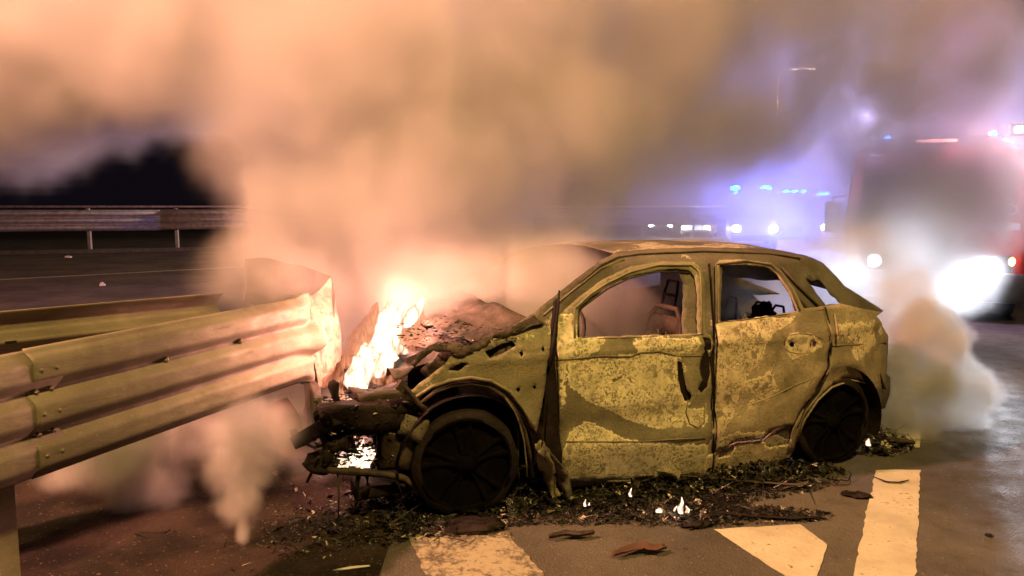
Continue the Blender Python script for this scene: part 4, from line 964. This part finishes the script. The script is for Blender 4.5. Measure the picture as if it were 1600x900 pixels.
# ------------------------------------------------------------------ flames
def b_flame(name, col, e, lo=.1, hi=.6):
    m = bpy.data.materials.new(name); m.use_nodes = True; t = m.node_tree; t.nodes.clear(); n = N(t)
    out = t.nodes.new('ShaderNodeOutputMaterial'); em = t.nodes.new('ShaderNodeEmission'); tr = t.nodes.new('ShaderNodeBsdfTransparent'); mx = t.nodes.new('ShaderNodeMixShader')
    lw = t.nodes.new('ShaderNodeLayerWeight'); lw.inputs['Blend'].default_value = .5
    tc = n.new('ShaderNodeTexCoord').outputs['Object']
    mp = n.new('ShaderNodeMapping'); mp.inputs['Scale'].default_value = (1, 1, .3); n.put(mp.inputs[0], tc)
    f = n.m('SUBTRACT', 1., lw.outputs['Facing']); nz = n.noise(mp.outputs[0], 22, 3, .6, .6)
    f = n.m('MULTIPLY', n.m('POWER', n.st(f, lo, hi), 1.4), n.st(nz.outputs[0], .30, .62, .15, 1.)); n.put(mx.inputs[0], n.m('MINIMUM', n.m('MULTIPLY', f, 1.2), 1.))
    n.put(em.inputs[1], n.m('ADD', n.m('MULTIPLY', f, e), .5)); n.put(em.inputs[0], n.mix(n.st(f, .0, .7), (col[0], col[1] * .50, col[2] * .30), col))
    n.put(mx.inputs[1], tr.outputs[0]); n.put(mx.inputs[2], em.outputs[0]); n.put(out.inputs[0], mx.outputs[0]); m.cycles.emission_sampling = 'NONE'; return m
M_flame = b_flame('flame', (1, .76, .54), 2.7, 0.0, 1.1); M_flame2 = b_flame('flame_soft', (1, .40, .20), .7, .1, 1.3)
def tongue(bm, pts, r, Y=None, v=None, seed=0, amp=.35):
    P = [(at(q[0], q[1], Y)) for q in pts]; n = 14; m_ = len(P); K = 4 * (m_ - 1); rings = []
    for i in range(K + 1):
        t = i / K * (m_ - 1); k = min(int(t), m_ - 2); f = t - k; p = P[k].lerp(P[k + 1], f); rr = (r[k] + (r[k + 1] - r[k]) * f) * Y / FPX
        ring = []
        for j in range(n):
            a = 2 * pi * j / n; q = p + Vector((cos(a) * rr, sin(a) * rr * .8, 0)); q += noise.noise_vector(q * 9 + Vector((seed, 0, 0))) * rr * amp; ring.append(bm.verts.new(q))
        rings.append(ring)
    for i in range(K):
        for j in range(n): bm.faces.new((rings[i][j], rings[i][(j + 1) % n], rings[i + 1][(j + 1) % n], rings[i + 1][j]))
    for rg, fl in ((rings[0], -1), (rings[-1], 1)):
        bm.faces.new(rg[::fl])
def flame(label, base, tongues, Y, m_=M_flame, group=None, name='flame'):
    b = at(*base, Y); root = empty(name, b, 0, label, 'flame', group)
    if len(tongues) > 8:
        bm = bmesh.new()
        for i, (pts, r) in enumerate(tongues): tongue(bm, pts, r, Y + .05 * sin(i * 2.4), seed=i * 3.1 + base[0], amp=.7)
        for q in bm.verts: q.co -= b
        sub(part('flame_tongue', bm, m_, root), 1); return root
    for i, (pts, r) in enumerate(tongues):
        bm = bmesh.new(); tongue(bm, pts, r, Y + .03 * i, seed=i * 3.1 + base[0])
        for q in bm.verts: q.co -= b
        sub(part('flame_tongue', bm, m_, root), 1)
    return root
FY = 4.32
def spray(path, width, n_, lmin, lmax, rmin, rmax, seed):
    """many thin leaning tongues grown along a path of pixels"""
    rr = random.Random(seed); out = []
    for i in range(n_):
        t = (i + rr.random()) / n_ * (len(path) - 1); k = min(int(t), len(path) - 2); f = t - k
        x = path[k][0] + (path[k + 1][0] - path[k][0]) * f + rr.uniform(-1, 1) * width[k]; y = path[k][1] + (path[k + 1][1] - path[k][1]) * f
        L = rr.uniform(lmin, lmax); lean = rr.uniform(-.35, .65); r0 = rr.uniform(rmin, rmax); wob = rr.uniform(-6, 6)
        out.append(([(x, y + L * .35), (x + lean * L * .25 + wob * .4, y), (x + lean * L * .5 + wob, y - L * .35), (x + lean * L * .75, y - L * .6), (x + lean * L, y - L)], [r0 * .7, r0, r0 * .85, r0 * .5, r0 * .14]))
    return out
big = flame('tall white-hot flame rising from the engine bay between guardrail and bonnet', (565, 640),
    spray([(560, 625), (562, 600), (578, 578), (592, 556), (602, 532)], [12, 12, 11, 9, 7], 11, 30, 52, 15, 24, 3) +
    spray([(590, 512), (606, 505), (624, 498), (636, 500)], [5, 6, 6, 4], 7, 24, 46, 11, 17, 5), FY)
flame('soft orange outer flame veil around the tall engine-bay flame', (590, 640), [
    ([(590, 640), (600, 600), (620, 560), (640, 530), (650, 495), (655, 470)], [40, 44, 38, 30, 18, 3]),
    ([(550, 640), (545, 600), (560, 550), (575, 510), (590, 470)], [30, 34, 30, 22, 3])], FY + .12, M_flame2)
flame('bright flame burning inside the bare front end behind the lower beam', (548, 730), [
    *spray([(528, 722), (545, 718), (560, 715), (580, 722)], [6, 8, 8, 4], 16, 14, 42, 5, 9, 11)], 4.25)
gf = 'small flames licking the ground beside the car'
flame('small white flame standing at the middle of the debris under the front door', (1064, 802), [([(1064, 803), (1062, 793), (1066, 785), (1065, 776)], [5, 5, 3, .6]), ([(1073, 802), (1075, 796), (1072, 790)], [4, 4, 1]), ([(1050, 803), (1053, 797), (1058, 790)], [4, 3, .6])], 3.93, group=gf)
flame('low round flame just left of the standing flame under the front door', (1029, 800), [([(1029, 801), (1029, 797), (1030, 793)], [7, 7, 2])], 3.95, group=gf)
flame('tiny flame in the debris beneath the front door, farthest left of the ground flames', (916, 790), [([(914, 791), (913, 786), (915, 780)], [3, 2.5, .5]), ([(920, 790), (921, 785)], [2.5, .5])], 3.98, group=gf)
flame('tiny flame beside the pale folded trim below the front door', (986, 774), [([(986, 776), (984, 771), (987, 762)], [3.2, 2.6, .5])], 4.05, group=gf)
flame('small white flame on the ground just behind the rear wheel', (1357, 694), [([(1357, 697), (1356, 690), (1357, 685)], [5, 4, 1.2])], 4.95, group=gf)
lamp('POINT', 'flame_light', at(592, 560, 4.42), FIRE, L_FIRE, .14)
lamp('POINT', 'flame_light', at(560, 640, 4.30), FIRE, L_FIRE * .45, .10)
lamp('POINT', 'flame_light', at(552, 708, 4.25), FIRE, L_FIRE * .5, .06)
lamp('POINT', 'flame_light', at(604, 490, 4.52), FIRE, 165, .15)
lamp('POINT', 'flame_light', at(700, 500, 5.3), FIRE, 26, .3)
lamp('POINT', 'flame_light', at(1060, 788, 3.90), (1, .6, .4), .5, .02)

# ------------------------------------------------------------------ smoke: fog grids filled from soft ellipsoids broken up by noise
def smoke(name, lo, hi, vox, blobs, s1, w1, s2, w2, amp=.22, stretch=1., w3=0., color=(.97, .97, .97), an=.25, dens=1., s3=None, label=None):
    me = bpy.data.meshes.new(name); o = bpy.data.objects.new(name, me); COL.objects.link(o); tag(o, kind='stuff', label=label)
    m = bpy.data.materials.new(name); m.use_nodes = True; t = m.node_tree; t.nodes.clear()
    out = t.nodes.new('ShaderNodeOutputMaterial'); pv = t.nodes.new('ShaderNodeVolumePrincipled'); t.links.new(pv.outputs[0], out.inputs['Volume'])
    pv.inputs['Color'].default_value = (*color, 1); pv.inputs['Anisotropy'].default_value = an; pv.inputs['Density'].default_value = dens
    me.materials.append(m)
    g = bpy.data.node_groups.new(name, 'GeometryNodeTree')
    g.interface.new_socket('Geometry', in_out='INPUT', socket_type='NodeSocketGeometry'); g.interface.new_socket('Geometry', in_out='OUTPUT', socket_type='NodeSocketGeometry')
    n = N(g); go = n.new('NodeGroupOutput'); vc = n.new('GeometryNodeVolumeCube'); sm = n.new('GeometryNodeSetMaterial'); sm.inputs['Material'].default_value = m
    n.put(sm.inputs[0], vc.outputs[0]); n.put(go.inputs[0], sm.outputs[0])
    vc.inputs['Min'].default_value = lo; vc.inputs['Max'].default_value = hi
    for i, a in enumerate('XYZ'): vc.inputs['Resolution ' + a].default_value = max(8, int((hi[i] - lo[i]) / vox))
    p = n.new('GeometryNodeInputPosition').outputs[0]
    ps = n.vm('MULTIPLY', p, (1., 1., stretch))
    a = n.noise(ps, s1, 2, .5); b = n.noise(ps, s2, 3, .6)
    q = n.vm('ADD', p, n.vm('SCALE', n.vm('SUBTRACT', a.outputs['Color'], (.5, .5, .5)), w1))
    q = n.vm('ADD', q, n.vm('SCALE', n.vm('SUBTRACT', b.outputs['Color'], (.5, .5, .5)), w2))
    if w3: q = n.vm('ADD', q, n.vm('SCALE', n.vm('SUBTRACT', n.noise(ps, s2 * 3.1, 3, .6).outputs['Color'], (.5, .5, .5)), w3))
    tot = None
    for c, r, d, soft in blobs:
        e = n.m('SUBTRACT', 1., n.vm('LENGTH', n.vm('DIVIDE', n.vm('SUBTRACT', q, tuple(c)), tuple(r)))); e = n.st(e, 0, soft, 0, d)
        tot = e if tot is None else n.m('MAXIMUM', tot, e)
    k = n.st(n.noise(q, s3 or s2 * .7, 3, .55).outputs[0], .5 - amp, .5 + amp, .25, 1.3)
    d = n.m('MULTIPLY', tot, k)
    d = n.m('MULTIPLY', d, n.m('GREATER_THAN', d, .012))
    n.put(vc.inputs['Density'], d)
    o.modifiers.new('fog', 'NODES').node_group = g; return o
def bl(px, py, Y, rx, rz, ry, d, soft=.4):
    c = at(px, py, Y); k = Y / FPX; return (c, (rx * k, ry, rz * k), d, soft)
smoke('smoke_cloud', (-9.5, 4.9, .02), (13.5, 14.5, 6.6), .08, [
    bl(650, 400, 6.3, 265, 260, 1.2, 2.6, .4), bl(520, 380, 6.4, 140, 160, 1.0, 2.2, .45), bl(780, 400, 6.6, 170, 160, 1.0, 2.6, .3), bl(600, 150, 6.9, 290, 240, 1.5, 1.8, .45), bl(700, 230, 6.8, 350, 260, 1.3, 1.7, .45),
    bl(120, 60, 8., 470, 195, 2.0, 2.0, .3), bl(40, 150, 7.8, 250, 150, 1.4, 2.0, .3), bl(250, 60, 7.8, 260, 170, 1.6, 2.2, .22),
    bl(900, 60, 8.2, 520, 330, 2.2, 1.3, .35), bl(1250, 110, 9., 400, 250, 2.4, 1.2, .45), bl(1400, 190, 9.6, 240, 250, 1.6, 2.5, .6),
    bl(1000, 340, 8., 340, 150, 1.6, .65, .6), bl(1300, 360, 8.6, 300, 190, 1.8, .42, .5), bl(1180, 440, 7.3, 150, 70, .6, 1.6, .5), bl(1400, 370, 9.2, 165, 170, 1.4, 1.9, .6), bl(1480, 260, 9.6, 120, 190, 1.2, 1.8, .5),
    bl(1445, 300, 10.0, 190, 170, .8, 2.4, .4)], .36, 1.3, 1.3, .62, .11, stretch=.6, w3=.55)
smoke('smoke_drift', (4, 14.5, 0), (26, 34, 9), .35, [bl(1150, 260, 24, 360, 160, 6, .2, .6), bl(1350, 200, 22, 330, 200, 6, .2, .6), bl(1240, 300, 25, 300, 110, 6, .36, .6)], .15, 4., .5, 1.5, .3)
smoke('smoke_billow', (2.0, 4.7, .02), (4.8, 7.2, 2.6), .03, [
    bl(1430, 610, 5.7, 95, 95, .50, 8, .14), bl(1480, 600, 5.7, 66, 66, .45, 8, .14), bl(1440, 535, 5.75, 66, 75, .45, 8, .16), bl(1412, 480, 5.8, 58, 80, .4, 3.6, .35), bl(1375, 410, 6., 80, 60, .5, 1.0, .6), bl(1490, 645, 5.7, 45, 45, .4, 8, .14), bl(1400, 660, 5.7, 80, 45, .5, 7, .2), bl(1330, 380, 6.1, 90, 50, .5, 1.2, .6)],
    1.6, .34, 5., .26, .3, an=.15, stretch=.7, w3=.08)
smoke('smoke_wisp', (-2.9, 3.1, .01), (-.3, 4.6, 1.0), .02, [
    bl(386, 864, 3.5, 6, 30, .04, 18, .6), bl(384, 830, 3.52, 15, 42, .08, 14, .6), bl(378, 780, 3.58, 42, 50, .15, 10, .5), bl(378, 725, 3.65, 66, 60, .18, 8, .5), bl(400, 665, 3.8, 100, 60, .2, 6, .5), bl(480, 700, 4.0, 90, 70, .15, 3.2, .6), bl(540, 660, 4.15, 70, 60, .12, 2., .6),
    bl(235, 765, 4.0, 85, 70, .22, 8, .5), bl(200, 720, 4.05, 130, 65, .22, 7, .5), bl(290, 685, 4.1, 110, 55, .2, 6, .5), bl(262, 800, 3.95, 32, 24, .12, 6, .5), bl(120, 730, 4.1, 80, 30, .2, 4, .5)],
    1.8, .20, 7., .12, .22, stretch=.4, w3=.05)
smoke('smoke_veil', (-2.6, 4.45, .05), (.6, 5.0, 2.6), .04, [
    bl(560, 540, 4.75, 150, 170, .28, .35, .7), bl(410, 430, 4.75, 140, 90, .25, 3.2, .6), bl(500, 470, 4.8, 90, 110, .2, 1.0, .6), bl(640, 440, 4.85, 150, 120, .25, .5, .7), bl(500, 640, 4.6, 110, 90, .2, .8, .7)],
    1.2, .4, 4., .12, .3)
smoke('smoke_over_bonnet', (-1.0, 4.3, .8), (2.2, 7.2, 2.6), .05, [bl(770, 460, 5.1, 120, 100, .45, 2.8, .6), bl(840, 430, 5.5, 110, 90, .4, 2.4, .7), bl(900, 430, 5.9, 110, 70, .4, 1.8, .7), bl(690, 450, 4.95, 110, 110, .35, 2.6, .6), bl(730, 505, 4.82, 100, 50, .22, 4.5, .7)], 1.4, .4, 4., .2, .25, w3=.08)
cc = Matrix.Rotation(ANG, 3, 'Z')
def cb(u, v, w, ru, d): q = FW + DU * u + DV * v; q.z = w; return (q, (ru, ru * .8, ru * .7), d, .5)
smoke('smoke_in_cabin', (.0, 4.0, .3), (3.3, 6.6, 1.9), .05, [cb(1.0, 1.0, .95, .9, 4.5), cb(1.7, .6, 1.1, .3, 2.2), cb(2.15, 1.0, 1.15, .5, 5.0), cb(1.62, .3, 1.2, .16, 3.)], 1.4, .3, 4., .12, .3)
